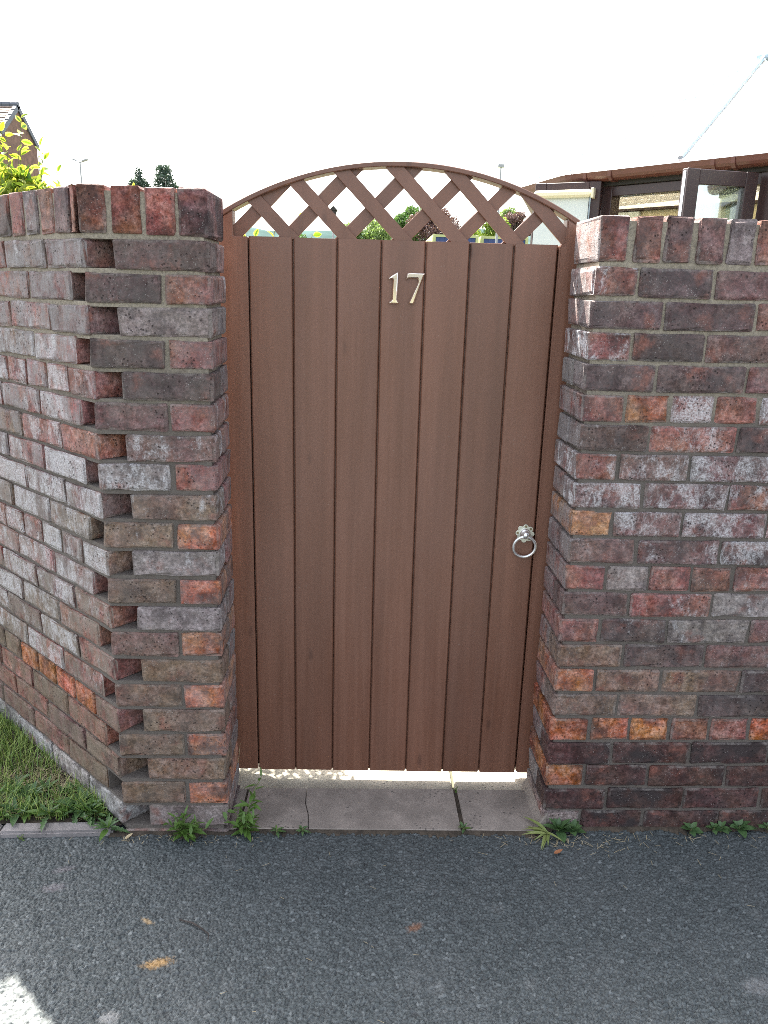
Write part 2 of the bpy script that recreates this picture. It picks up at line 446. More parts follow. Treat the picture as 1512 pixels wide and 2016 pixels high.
class MB:
    def __init__(s): s.v = []; s.f = []
    def box(s, x0, x1, y0, y1, z0, z1, mtx=None):
        b = len(s.v)
        p = [Vector((x, y, z)) for z in (z0, z1) for y in (y0, y1) for x in (x0, x1)]
        if mtx is not None: p = [mtx @ q for q in p]
        s.v += [tuple(q) for q in p]
        s.f += [tuple(b + i for i in q) for q in ((0, 2, 3, 1), (4, 5, 7, 6), (0, 1, 5, 4), (2, 6, 7, 3), (0, 4, 6, 2), (1, 3, 7, 5))]
        return s
    def prism(s, poly, z0, z1, fn=None):
        # poly in (a,b); fn maps (a,b,h)->xyz
        fn = fn or (lambda a, b, h: (a, b, h))
        n = len(poly); b = len(s.v)
        s.v += [tuple(fn(a, c, z0)) for a, c in poly] + [tuple(fn(a, c, z1)) for a, c in poly]
        s.f += [tuple(b + i for i in range(n))[::-1], tuple(b + n + i for i in range(n))]
        s.f += [(b + i, b + (i + 1) % n, b + n + (i + 1) % n, b + n + i) for i in range(n)]
        return s
    def tube(s, pts, r, seg=8, closed=False):
        pts = [Vector(p) for p in pts]; n = len(pts); b = len(s.v)
        rr = r if isinstance(r, (list, tuple)) else [r] * n
        for i, p in enumerate(pts):
            a = pts[(i - 1) % n] if (closed or i > 0) else p
            c = pts[(i + 1) % n] if (closed or i < n - 1) else p
            d = (c - a).normalized()
            u = d.cross(Vector((0.13, 0.97, 0.21))).normalized(); q = d.cross(u)
            for k in range(seg):
                t = 2 * PI * k / seg
                s.v.append(tuple(p + (u * math.cos(t) + q * math.sin(t)) * rr[i]))
        m = n if closed else n - 1
        for i in range(m):
            j = (i + 1) % n
            for k in range(seg):
                k2 = (k + 1) % seg
                s.f.append((b + i * seg + k, b + i * seg + k2, b + j * seg + k2, b + j * seg + k))
        if not closed:
            s.f.append(tuple(b + k for k in range(seg))[::-1]); s.f.append(tuple(b + (n - 1) * seg + k for k in range(seg)))
        return s
    def build(s, name, mat, parent=None, bevel=0.0, smooth=False, segs=1):
        me = bpy.data.meshes.new(name)
        me.from_pydata(s.v, [], s.f)
        bm = bmesh.new(); bm.from_mesh(me)
        bmesh.ops.recalc_face_normals(bm, faces=bm.faces)
        if bevel:
            ed = [e for e in bm.edges if len(e.link_faces) == 2 and e.calc_face_angle(0) > 0.6]
            bmesh.ops.bevel(bm, geom=ed, offset=bevel, segments=segs, affect='EDGES', clamp_overlap=True)
        bm.to_mesh(me); bm.free()
        if smooth: me.polygons.foreach_set('use_smooth', [True] * len(me.polygons))
        me.update()
        return link(name, me, mat, parent)

# ================================================================== SETTING
def ground():
    xs = np.concatenate([np.linspace(-1500, -60, 12), np.linspace(-45, 45, 19), np.linspace(60, 1500, 12)])
    ys = np.concatenate([np.linspace(-200, -10, 10), np.linspace(-5, 70, 31), np.linspace(90, 2500, 14)])
    X, Y = np.meshgrid(xs, ys)
    Zz = np.where(Y < 8, -0.032, np.minimum(-0.016 + 0.0505 * (Y - 8), 2.6))
    v = np.stack([X, Y, Zz], -1).reshape(-1, 3)
    nx, ny = len(xs), len(ys)
    i = np.arange((ny - 1) * (nx - 1)); r = i // (nx - 1); c = i % (nx - 1)
    q = np.stack([r * nx + c, r * nx + c + 1, (r + 1) * nx + c + 1, (r + 1) * nx + c], -1)
    o = np_mesh('ground', v, q, M['earth']); o['kind'] = 'structure'
ground()
o = pydata('pavement', [(-40, -9, -0.0085), (40, -9, -0.0085), (40, -0.215, -0.0085), (-40, -0.215, -0.0085)], [(0, 1, 2, 3)], M['asphalt_far']); o['kind'] = 'structure'

def asphalt_patch():
    st = 0.0026; cell = 0.0085
    x0, x1, y0, y1 = -1.6, 1.6, -1.25, -0.222
    nx = int((x1 - x0) / st); ny = int((y1 - y0) / st)
    X, Y = np.meshgrid(x0 + st * np.arange(nx), y0 + st * np.arange(ny))
    rng = np.random.default_rng(5)
    cx = int((x1 - x0) / cell) + 4; cy = int((y1 - y0) / cell) + 4
    jx = rng.random((cy, cx)); jy = rng.random((cy, cx)); tone = rng.random((cy, cx)); hh = rng.normal(0, 0.0007, (cy, cx))
    tx = rng.normal(0, 0.17, (cy, cx)); ty = rng.normal(0, 0.17, (cy, cx)); sz = rng.uniform(0.7, 1.3, (cy, cx))
    gx = (X - x0) / cell + 1.5; gy = (Y - y0) / cell + 1.5
    ix = gx.astype(int); iy = gy.astype(int)
    d1 = np.full(X.shape, 9.0); d2 = np.full(X.shape, 9.0); ti = np.zeros(X.shape); hi = np.zeros(X.shape); tl = np.zeros(X.shape)
    for a in (-1, 0, 1):
        for b in (-1, 0, 1):
            jj = np.clip(iy + b, 0, cy - 1); ii = np.clip(ix + a, 0, cx - 1)
            dx = gx - (ii + jx[jj, ii]); dy = gy - (jj + jy[jj, ii])
            d = np.hypot(dx, dy) / sz[jj, ii]
            nw = d < d1
            d2 = np.where(nw, d1, np.minimum(d2, d))
            ti = np.where(nw, tone[jj, ii], ti); hi = np.where(nw, hh[jj, ii], hi)
            tl = np.where(nw, (dx * tx[jj, ii] + dy * ty[jj, ii]) * cell, tl)
            d1 = np.where(nw, d, d1)
    e = np.clip((d2 - d1) / 0.24, 0, 1)
    g = 1 - e * e * (3 - 2 * e)
    # low frequency undulation
    und = 0.0012 * np.sin(X * 7.1 + 1) * np.sin(Y * 9.3) + 0.0009 * np.sin(X * 17.0 + Y * 13)
    Zz = -0.0045 + und + hi + tl - 0.0030 * g
    v = np.stack([X, Y, Zz], -1).reshape(-1, 3)
    i = np.arange((ny - 1) * (nx - 1)); r = i // (nx - 1); c = i % (nx - 1)
    q = np.stack([r * nx + c, r * nx + c + 1, (r + 1) * nx + c + 1, (r + 1) * nx + c], -1)
    o = np_mesh('asphalt_surface', v, q, M['asphalt'], None, {'stone': ti.ravel(), 'gap': g.ravel()}, smooth=False)
    o['kind'] = 'structure'
asphalt_patch()

# garden path and threshold slabs
path = empty('path', (0, 0, 0)); path['kind'] = 'structure'
def slab(poly, z0, z1, mat, bev=0.004):
    o = MB().prism(poly, z0, z1).build('paving_slab', mat, path, bev)
    return o
slab([(-0.425, -0.268), (-0.2305, -0.266), (-0.236, -0.20), (-0.248, -0.15), (-0.251, -0.077), (-0.425, -0.08)], -0.05, 0.0035, M['slab'], 0.0015)
slab([(-0.2285, -0.266), (0.207, -0.263), (0.203, -0.071), (-0.249, -0.077), (-0.246, -0.15), (-0.234, -0.20)], -0.05, 0.0042, M['slab'], 0.0015)
slab([(0.2205, -0.262), (0.452, -0.262), (0.452, -0.068), (0.2145, -0.07)], -0.05, 0.0032, M['slab'], 0.003)
slab([(-0.52, -0.268), (-0.432, -0.268), (-0.432, -0.08), (-0.52, -0.08)], -0.05, 0.001, M['slab'], 0.003)
slab([(-0.62, -0.073), (0.205, -0.064), (0.205, 0.52), (-0.62, 0.52)], -0.06, -0.0165, M['slab_pale'], 0.006)
slab([(0.214, -0.062), (0.7, -0.060), (0.7, 0.52), (0.214, 0.52)], -0.06, -0.0165, M['slab_pale'], 0.006)
slab([(-0.62, 0.53), (0.205, 0.53), (0.205, 1.13), (-0.62, 1.13)], -0.06, -0.0165, M['slab_pale'], 0.006)
slab([(0.214, 0.53), (0.7, 0.53), (0.7, 1.13), (0.214, 1.13)], -0.06, -0.0165, M['slab_pale'], 0.006)

MB().box(0.2, 0.225, -0.262, -0.066, -0.03, -0.0035).build('joint_soil', M['soil'], path)
MB().box(-0.434, -0.423, -0.266, -0.08, -0.03, -0.002).build('joint_soil', M['soil'], path)
# concrete edging left of the pier
kerb = empty('kerb', (0, 0, 0)); kerb['kind'] = 'structure'
for (xa, xb) in ((-1.70, -1.09), (-1.085, -0.775)):
    ya = lambda x: -0.311 + (x + 1.08) * 0.045
    MB().prism([(xa, ya(xa)), (xb, ya(xb)), (xb, ya(xb) + 0.046), (xa, ya(xa) + 0.046)], -0.08, 0.012).build('edging_stone', M['kerb'], kerb, 0.006, segs=2)
o = pydata('soil', [(-2.6, -0.27, 0.004), (-0.76, -0.262, 0.004), (-0.74, -0.20, 0.006), (-2.3, 1.35, 0.03), (-3.2, 1.3, 0.03)], [(0, 1, 2, 3, 4)], M['soil']); o['kind'] = 'structure'

# ================================================================== BRICKWORK
PAL = {'r': (0.245, 0.095, 0.072), 'o': (0.37, 0.130, 0.058), 'p': (0.170, 0.088, 0.078), 'd': (0.105, 0.064, 0.058), 'k': (0.075, 0.036, 0.031),
       'g': (0.215, 0.175, 0.165), 'b': (0.180, 0.110, 0.075), 'y': (0.33, 0.165, 0.07), 'm': (0.185, 0.145, 0.095), 'x': (0.31, 0.29, 0.27)}
SOOT = {'r': 0.45, 'o': 0.55, 'p': 0.35, 'd': 0.6, 'k': 0.9, 'g': 0.2, 'b': 0.3, 'y': 0.35, 'm': 0.15, 'x': 0.0}
_bcache = {}
def brick_mesh(L, H, D, name='brick'):
    key = (round(L, 3), round(H, 3), round(D, 3), random.randrange(5))
    if key in _bcache: return _bcache[key]
    rnd = random.Random(hash(key) & 0xffff)
    bm = bmesh.new()
    bmesh.ops.create_cube(bm, size=1.0)
    bmesh.ops.scale(bm, vec=(L, D, H), verts=bm.verts)
    cuts = 3 if max(L, H) > 0.15 else 1
    ax = 0 if L >= H else 2
    ed = [e for e in bm.edges if abs((e.verts[0].co - e.verts[1].co)[ax]) > 1e-4]
    bmesh.ops.subdivide_edges(bm, edges=ed, cuts=cuts, use_grid_fill=True)
    sharp = [e for e in bm.edges if len(e.link_faces) == 2 and e.calc_face_angle(0) > 0.6]
    bmesh.ops.bevel(bm, geom=sharp, offset=0.0034, segments=1, affect='EDGES')
    inner = set()
    for ax_, sg_ in ((1, -1), (0, 1), (0, -1)):
        fs = [f for f in bm.faces if f.normal[ax_] * sg_ > 0.9]
        bmesh.ops.inset_region(bm, faces=fs, thickness=0.0075, depth=0.0, use_even_offset=True)
        for f in fs:
            inner.update(f.verts)
    bm.verts.index_update(); bm.verts.ensure_lookup_table()
    rim = [0.0 if v in inner else 1.0 for v in bm.verts]
    for v in bm.verts:
        v.co += Vector((rnd.uniform(-1, 1), rnd.uniform(-0.8, 0.8), rnd.uniform(-1, 1))) * 0.0018
        edge = (abs(v.co.x) > L / 2 - 0.006) + (abs(v.co.y) > D / 2 - 0.006) + (abs(v.co.z) > H / 2 - 0.006)
        if edge >= 2 and rnd.random() < 0.3:
            v.co *= 1 - rnd.uniform(0.01, 0.04)
    me = bpy.data.meshes.new(name)
    bm.to_mesh(me); bm.free()
    ra = me.attributes.new('rim', 'FLOAT', 'POINT'); ra.data.foreach_set('value', rim)
    me.materials.append(M['brick'])
    _bcache[key] = me
    return me
def brick(parent, cx, cy, cz, L, H, D, code, rz=0.0, film=0.0, name='brick', soot=None, jit=1.0, moss=0.0):
    me = brick_mesh(L + 0.0018, H + 0.0018, D, name)
    o = bpy.data.objects.new(name, me)
    COL.objects.link(o)
    o.parent = parent
    o.location = (cx + random.gauss(0, 0.0006) * jit, cy + random.gauss(0, 0.0013) * jit, cz + random.gauss(0, 0.0008) * jit)
    o.rotation_euler = (random.gauss(0, 0.006) * jit, random.gauss(0, 0.006) * jit, rz + random.gauss(0, 0.005) * jit)
    c = PAL[code[0]]; e = (int(code[1]) / 9.0) if len(code) > 1 else 0.0
    f = random.uniform(0.84, 1.16)
    o.color = (c[0] * f * random.uniform(0.94, 1.06), c[1] * f, c[2] * f * random.uniform(0.94, 1.06), e)
    o['film'] = float(film)
    o['moss'] = float(moss)
    o['wrap'] = 0.12 if abs(rz) > 0.3 else 1.4
    o['soot'] = float(SOOT[code[0]] * random.uniform(0.5, 1.3) if soot is None else soot)
    return o
H = 0.065; HB = 0.1025; BL = 0.215; J = 0.010; D1 = 0.1025

# ---- right wall
XR, YR, SR, ZR = 0.4445, -0.241, 0.0213, 1.5619
wr = empty('garden_wall', (XR, YR, 0), math.atan(SR), 'weathered red brick garden wall on the latch side of the gate, salt-stained mid courses', 'wall')
RROW = ['r4 d0 p1', 'd0 d1 r2', 'r5 d1 p3', 'd1 d1 p1', 'r2 o1 r8 r2 r7', 'd3 r4 d2', 'r5 p5 p7', 'p6 p6 r5', 'y0 p7 p7', 'p4 p5 d8', 'r1 g4 r3 r2 r4',
        'p2 r4 g4', 'r0 d4 g3 p2', 'b1 d2 p3', 'o0 b1 b1 d0', 'b0 b0 d0', 'o0 o0 o0 r1 r1 o0', 'k0 k0 k0', 'o0 k0 k0 k0', 'k0 k0 k0', 'g0 k0 k0']
XEND = 1.75
for n in range(1, 22):
    z = ZR - 0.075 * n + H / 2
    codes = RROW[n - 1].split()
    if n in (5, 11, 17):
        spans = [(0.0, 0.1025)]; p = 0.1145
        while p < XEND: spans.append((p, p + 0.1035)); p += 0.1135
    elif n % 2:
        spans = [(0.0, 0.1025), (0.1125, 0.287)]; p = 0.297
        while p < XEND: spans.append((p, p + BL)); p += 0.225
    else:
        spans = [(0.0, 0.174)]; p = 0.184
        while p < XEND: spans.append((p, p + BL)); p += 0.2255
    fam = 'rpdpr' if n < 12 else ('bpdbr' if n < 17 else 'kkdko')
    for i, (a, b) in enumerate(spans):
        code = codes[i] if i < len(codes) else random.choice(fam) + str(max(0, min(9, int(codes[-1][1]) + random.randint(-2, 2))))
        hd = n in (5, 11, 17) or (i == 0 and n % 2)
        dep = 0.215 if hd else D1
        dj = random.uniform(-0.0015, 0.0015)
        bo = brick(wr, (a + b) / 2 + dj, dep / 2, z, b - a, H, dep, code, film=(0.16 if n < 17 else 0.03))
        if i == 0: bo['wrap'] = 5.0 if n < 12 else 2.0      # pale dust film on reveal faces, raised to brighten the sun patch
    if n % 2 == 0:   # back header of the reveal
        brick(wr, D1 / 2, 0.1125 + D1 / 2, z, D1, H, D1, random.choice(['r2', 'g2', 'p3', 'r0']), film=0.5)
# copings
spans = [(0.004, 0.071), (0.090, 0.152), (0.163, 0.224), (0.239, 0.301), (0.313, 0.374), (0.384, 0.447)]
p = 0.459
while p < XEND: spans.append((p, p + 0.063)); p += 0.0755
cc = ['r0', 'r0', 'p0', 'p0', 'g1', 'r0', 'p1', 'r0', 'd1', 'r0']
for i, (a, b) in enumerate(spans):
    brick(wr, (a + b) / 2, 0.1075, 1.5675 + HB / 2 - 0.0012, b - a, HB - 0.001, 0.215, cc[i % len(cc)], name='coping_brick', soot=0.45, jit=0.8, film=0.15)
    COL.objects[-1]['wrap'] = 6.0 if i == 0 else 0.5  # end coping: side film raised so the sunlit face reads brighter
# mortar core
mb = MB()
mb.box(0.011, XEND + 0.12, 0.0068, 0.206, -0.05, 1.564)
mb.box(0.022, XEND + 0.12, 0.007, 0.207, 1.564, 1.657)
mb.build('mortar', M['mortar'], wr)
# cement fillet along the reveal foot
MB().prism([(-0.020, 0.0), (0.013, 0.0), (0.013, 0.052)], -0.004, 0.205, lambda a, b, h: (a, h, b)).build('cement_fillet', M['slab'], wr, 0.003)

# ---- left pier + angled wing wall
XL, YL, SL, ZL = -0.4561, -0.2788, 0.0161, 1.5926
PW = 0.2862
th = math.atan(SL)
Px, Py = XL - PW, YL - SL * PW
wl = empty('garden_wall', (Px, Py, 0), th, 'grey weathered brick pier with toothed corner and wing wall angled back beside the grass', 'wall')
PH = math.radians(43.5) + th
UX, UY = -math.cos(PH), math.sin(PH)          # along the wing, away from the corner
NX, NY = math.sin(PH), math.cos(PH)           # into the wing
def wing(parent, s0, s1, z, Hh, dep, code, film, name='brick', off=0.0, **kw):
    s = (s0 + s1) / 2
    cx = UX * s + NX * (dep / 2 + off); cy = UY * s + NY * (dep / 2 + off)
    return brick(parent, cx, cy, z, s1 - s0, Hh, dep, code, rz=-PH, film=film, name=name, **kw)
PROW = ['d1', 'd2 r4', 'g2', 'd1 r3', 'd1', 'p3 r4', 'p6', 'g7 r1', 'b5', 'b4 o0', 'g4', 'b3 o0', 'g2', 'p3 o0', 'b1', 'b0 o0', 'b1', 'b0 o0', 'b0', 'b0 o0', 'g0', 'g0 k0']
WFAM = {1: 'gp', 2: 'gp', 3: 'gg', 4: 'gp', 5: 'rg', 6: 'gg', 7: 'pr', 8: 'gp', 9: 'gb', 10: 'gb', 11: 'rb', 12: 'gb', 13: 'mb', 14: 'mb', 15: 'mg', 16: 'mg', 17: 'oob', 18: 'mb', 19: 'bm', 20: 'b', 21: 'x', 22: 'x'}
SEND = 1.9
for n in range(1, 23):
    z = ZL - 0.075 * n + H / 2
    B = n % 2 == 1
    codes = PROW[n - 1].split()
    # pier face
    if B:
        brick(wl, PW - BL / 2, D1 / 2, z, BL, H, D1, codes[0], film=0.26, moss=0.55 if n > 13 else 0.35)
        brick(wl, PW - D1 / 2, 0.1125 + D1 / 2, z, D1, H, D1, random.choice(['d2', 'p3', 'g3', 'r1']), film=0.4)
    else:
        brick(wl, 0.173 / 2, D1 / 2, z, 0.173, H, D1, codes[0], film=0.26, moss=0.55 if n > 13 else 0.35)
        so = 0.75 if codes[1][0] == 'o' else 0.3
        brick(wl, PW - D1 / 2 + 0.0005, 0.1075, z, D1, H, 0.215, codes[1], film=0.3, soot=so)
    # wing
    hdr = n in (5, 11, 17)
    if hdr:
        spans = [(-0.006, 0.117)]; p = 0.128
        while p < SEND: spans.append((p, p + 0.1075)); p += 0.1195
    elif B:
        e0 = 0.012 if n >= 19 else 0.0
        spans = [(e0, 0.186 + e0)]; p = 0.196 + e0
        while p < SEND: spans.append((p, p + 0.222)); p += 0.233
    else:
        e0 = 0.02 if n >= 19 else 0.0
        spans = [(0.070 + e0, 0.290 + e0)]; p = 0.301 + e0
        while p < SEND: spans.append((p, p + 0.224)); p += 0.2355
    for i, (a, b) in enumerate(spans):
        e = 3 if n < 4 else (5 if n < 8 else (7 if n < 13 else (6 if n < 17 else 1)))
        e = max(0, min(9, e + random.randint(-2, 2)))
        film = 0.85 if n < 7 else (0.7 if n < 13 else (0.45 if n < 17 else 0.15))
        c = random.choice(WFAM[n]) if i or n != 17 else 'm'
        if c in 'ro': film *= 0.5
        elif n >= 13 and c != 'x': film = 0.8 if n < 17 else 0.62
        base = c
        if c in 'gpbm': base = random.choice('rrbp')   # red body under the weathered face
        ms = 0.0 if n < 9 else (0.3 if n < 13 else (0.6 if n < 17 else 0.85))
        wing(wl, a, b, z, H, D1, base + str(e), film, soot=0.25, moss=ms)
# copings
for i, (a, b) in enumerate([(-0.004, 0.056), (0.070, 0.134), (0.148, 0.211), (0.222, 0.2855)]):
    brick(wl, (a + b) / 2, 0.1075, 1.5955 + HB / 2 - 0.0012, b - a, HB - 0.001, 0.215, ['r0', 'r0', 'r0', 'p0'][i], name='coping_brick', soot=[0.7, 0.15, 0.6, 0.8][i], jit=0.7)
p = 0.056; i = 0
while p < SEND:
    wing(wl, p, p + 0.066, 1.5955 + HB / 2 - 0.0012, HB - 0.001, 0.215, ['p3', 'r2', 'g4', 'r2', 'd1', 'g3'][i % 6], 0.3, name='coping_brick', soot=0.2, jit=0.7)
    p += 0.0805; i += 1
# squint wedge between pier and wing copings
a0 = (UX * 0.044 + NX * 0.002, UY * 0.044 + NY * 0.002)
wg = MB().prism([(-0.013, 0.004), (-0.012, 0.21), (0.10, 0.21), (UX * 0.044 + NX * 0.21, UY * 0.044 + NY * 0.21), a0][0:2] + [(UX * 0.044 + NX * 0.16, UY * 0.044 + NY * 0.16), a0], 1.5955, 1.5955 + HB - 0.003).build('coping_brick', M['brick'], wl, 0.003)
wg.color = (*PAL['r'], 0.2); wg['wrap'] = 1.0; wg['moss'] = 0.0; wg['film'] = 0.15; wg['soot'] = 0.2
# mortar
mb = MB()
mb.box(0.088, PW - 0.011, 0.0068, 0.206, -0.05, 1.592)
mb.box(0.01, PW - 0.02, 0.007, 0.207, 1.592, 1.685)
wm = Matrix.Rotation(PI - PH, 4, 'Z')
def wbox(s0, s1, d0, d1, z0, z1):
    poly = [(UX * s + NX * d, UY * s + NY * d) for s, d in ((s0, d0), (s0, d1), (s1, d1), (s1, d0))]
    mb.prism(poly, z0, z1)
wbox(0.085, SEND + 0.2, 0.0068, 0.206, -0.05, 1.592)
wbox(0.06, SEND + 0.2, 0.007, 0.207, 1.592, 1.685)
for n in range(0, 23):
    zt = ZL - 0.075 * n
    poly = [(0.12, 0.0066), (0.004, 0.0066), (UX * 0.005 + NX * 0.006, UY * 0.005 + NY * 0.006), (UX * 0.12 + NX * 0.0066, UY * 0.12 + NY * 0.0066), (UX * 0.12 + NX * 0.12, UY * 0.12 + NY * 0.12), (0.06, 0.16), (0.12, 0.12)]
    mb.prism(poly, zt - J - 0.0005, zt + 0.0005)
mb.prism([(0.075, 0.07), (UX * 0.08 + NX * 0.1, UY * 0.08 + NY * 0.1), (UX * 0.08 + NX * 0.2, UY * 0.08 + NY * 0.2), (0.1, 0.2)], 0.0, 1.592)
mb.prism([(0.056, 0.060), (0.0735, 0.064), (0.11, 0.16), (0.08, 0.16)], -0.03, 1.592)
mb.prism([(UX * 0.068 + NX * 0.052, UY * 0.068 + NY * 0.052), (0.001, 0.066), (0.001, 0.15), (UX * 0.068 + NX * 0.12, UY * 0.068 + NY * 0.12)], -0.03, 1.592)
mb.build('mortar', M['mortar'], wl)

# ================================================================== GATE
GX = -0.0085
gate = empty('garden_gate', (GX, 0, 0.0), 0, 'arched brown boarded gate with lattice top and number between brick walls', 'gate')
GW = 0.4765; ZB = 0.0175; ZT = 1.612
ARC_TOP = 1.8035; ARC_R = 0.904; ARC_C = ARC_TOP - ARC_R
pitch = 0.1164
gx0 = -3.5 * pitch - GX           # first groove in gate coordinates
def board_profile(wd):
    h = wd / 2
    return [(-h + 0.0022, 0.0025), (-h + 0.0047, 0.0), (h - 0.0047, 0.0), (h - 0.0022, 0.0025), (h - 0.0022, 0.010), (h + 0.0012, 0.0125), (h + 0.0012, 0.0185), (h - 0.0001, 0.021), (-h + 0.0001, 0.021), (-h + 0.0001, 0.010), (-h + 0.0022, 0.010)]
bprof = board_profile(pitch)
for i in range(7):
    o = MB().prism(bprof, ZB + random.uniform(-0.001, 0.001), ZT + random.uniform(-0.0008, 0.0008)).build('board', M['wood'], gate)
    o.location = (gx0 + pitch * (i + 0.5), random.uniform(-0.0008, 0.0008), 0)
def zc(x, R): return ARC_C + math.sqrt(R * R - x * x)
xz = lambda a, b, h: (a, h, b)
# left stile (full height, cut back beside the lattice) and right stile
xl0, xl1, xlo = -GW, gx0 - 0.0025, -0.4385
mb = MB().prism([(xl0 - 0.045, ZB), (xl1, ZB), (xl1, ZT), (xlo, ZT), (xlo, zc(xlo, ARC_R - 0.012)), (xl0, zc(xl0, ARC_R - 0.012)), (xl0 - 0.045, zc(xl0, ARC_R - 0.012))], -0.0005, 0.045, xz)
mb.box(xl1 - 0.01, xl1 + 0.014, 0.0218, 0.044, ZB + 0.004, ZT - 0.004)
mb.build('stile', M['wood'], gate, 0.002)
xr1, xr0, xro = GW, gx0 + 7 * pitch + 0.0025, 0.4335
mb = MB().prism([(xr0, ZB), (xr1 + 0.04, ZB), (xr1 + 0.04, 1.60), (xr1, 1.60), (xr1, zc(xr1, ARC_R - 0.012)), (xro, zc(xro, ARC_R - 0.012)), (xro, ZT), (xr0, ZT)], -0.004, 0.045, xz)
mb.box(xr0 - 0.014, xr0 + 0.01, 0.0218, 0.044, ZB + 0.004, ZT - 0.004)
mb.build('stile', M['wood'], gate, 0.004, segs=2)
# curved top rail
arc = []
NA = 40
a_end = math.asin(GW / ARC_R)
for k in range(NA + 1):
    a = -a_end + 2 * a_end * k / NA
    arc.append((math.sin(a), math.cos(a)))
poly = [(s * ARC_R, ARC_C + c * ARC_R) for s, c in arc] + [(s * (ARC_R - 0.0125), ARC_C + c * (ARC_R - 0.0125)) for s, c in arc[::-1]]
mb = MB()
for k in range(NA):
    pass
b0 = len(mb.v)
for (s, c) in arc:
    for (r, y) in ((ARC_R, -0.006), (ARC_R, 0.05), (ARC_R - 0.0125, 0.05), (ARC_R - 0.0125, -0.006)):
        mb.v.append((s * r, y, ARC_C + c * r))
for k in range(NA):
    for q in range(4):
        mb.f.append((k * 4 + q, k * 4 + (q + 1) % 4, (k + 1) * 4 + (q + 1) % 4, (k + 1) * 4 + q))
mb.f.append((0, 1, 2, 3)); mb.f.append((NA * 4 + 3, NA * 4 + 2, NA * 4 + 1, NA * 4))
mb.build('arched_rail', M['wood'], gate, 0.0018)
# rails behind the boards
for (za, zb2) in ((0.10, 0.20), (0.78, 0.88), (1.525, 1.606)):
    MB().box(xl1 + 0.0145, xr0 - 0.0145, 0.0215, 0.0445, za, zb2).build('ledge', M['wood'], gate, 0.002)
# lattice
def clip(poly, inside, isect):
    out = []
    for i in range(len(poly)):
        a, b = poly[i - 1], poly[i]
        ia, ib = inside(a), inside(b)
        if ib:
            if not ia: out.append(isect(a, b))
            out.append(b)
        elif ia: out.append(isect(a, b))
    return out
def clip_half(poly, nx, nz, d):
    f = lambda p: nx * p[0] + nz * p[1] - d
    return clip(poly, lambda p: f(p) <= 0, lambda a, b: (a[0] + (b[0] - a[0]) * f(a) / (f(a) - f(b)), a[1] + (b[1] - a[1]) * f(a) / (f(a) - f(b))))
def slat(x0, sgn, y0, y1):
    x0 -= GX
    d = (sgn * math.sqrt(0.5), math.sqrt(0.5)); nrm = (-d[1], d[0]); wd = 0.0176
    q = [(x0 + d[0] * t + nrm[0] * s, 1.63 + d[1] * t + nrm[1] * s) for t, s in ((-0.3, -wd), (0.5, -wd), (0.5, wd), (-0.3, wd))]
    for k in range(NA):
        a = -a_end + 2 * a_end * (k + 0.5) / NA
        q = clip_half(q, math.sin(a), math.cos(a), (ARC_R - 0.008) + ARC_C * math.cos(a))
    q = clip_half(q, 0, -1, -1.6075)
    q = clip_half(q, -1, 0, 0.4405); q = clip_half(q, 1, 0, 0.4355)
    if len(q) >= 3:
        mb = MB(); mb.prism(q, y0, y1, xz)
        mb.build('lattice_slat', M['wood'], gate, 0.0008)
for x0 in (-0.316, -0.164, -0.018, 0.131, 0.276, 0.426):
    slat(x0, -1, 0.003, 0.0125)
for x0 in (-0.432, -0.289, -0.140, 0.0075, 0.154, 0.300):
    slat(x0, 1, 0.0128, 0.0225)
MB().box(xl1, xr0, 0.0215, 0.0445, 1.6065, 1.6135).build('lattice_sill', M['wood'], gate, 0.002)
# numerals
def numeral(pts, name):
    cu = bpy.data.curves.new('outline', 'CURVE'); cu.dimensions = '2D'; cu.fill_mode = 'BOTH'
    sp = cu.splines.new('POLY'); sp.points.add(len(pts) - 1)
    for i, (a, b) in enumerate(pts):
        sp.points[i].co = ((a - 730) * 0.0001545, (640 - b) * 0.000137, 0, 1)
    sp.use_cyclic_u = True
    cu.extrude = 0.0012; cu.bevel_depth = 0.0035; cu.bevel_resolution = 0; cu.offset = -0.0019
    to = bpy.data.objects.new('tmp', cu); COL.objects.link(to)
    dg = bpy.context.evaluated_depsgraph_get()
    me = bpy.data.meshes.new_from_object(to.evaluated_get(dg))
    bpy.data.objects.remove(to); bpy.data.curves.remove(cu)
    me.materials.clear()
    me.name = name
    o = link(name, me, M['chrome'], gate)
    o.rotation_euler = (PI / 2, 0, 0)
    o.location = (0.0085 - GX, -0.0045, 1.492)
    return o
n1 = numeral([(585, 350), (435, 462), (440, 474), (500, 466), (515, 485), (502, 850), (488, 885), (450, 912), (450, 925), (615, 925), (615, 912), (592, 890), (578, 855)], 'numeral_one')
n1['label'] = 'polished metal numeral 1'
n7 = numeral([(762, 358), (1040, 358), (1028, 390), (888, 860), (870, 922), (800, 922), (802, 900), (930, 570), (948, 490), (930, 440), (770, 440), (740, 470), (735, 455), (748, 385)], 'numeral_seven')
n7['label'] = 'polished metal numeral 7'
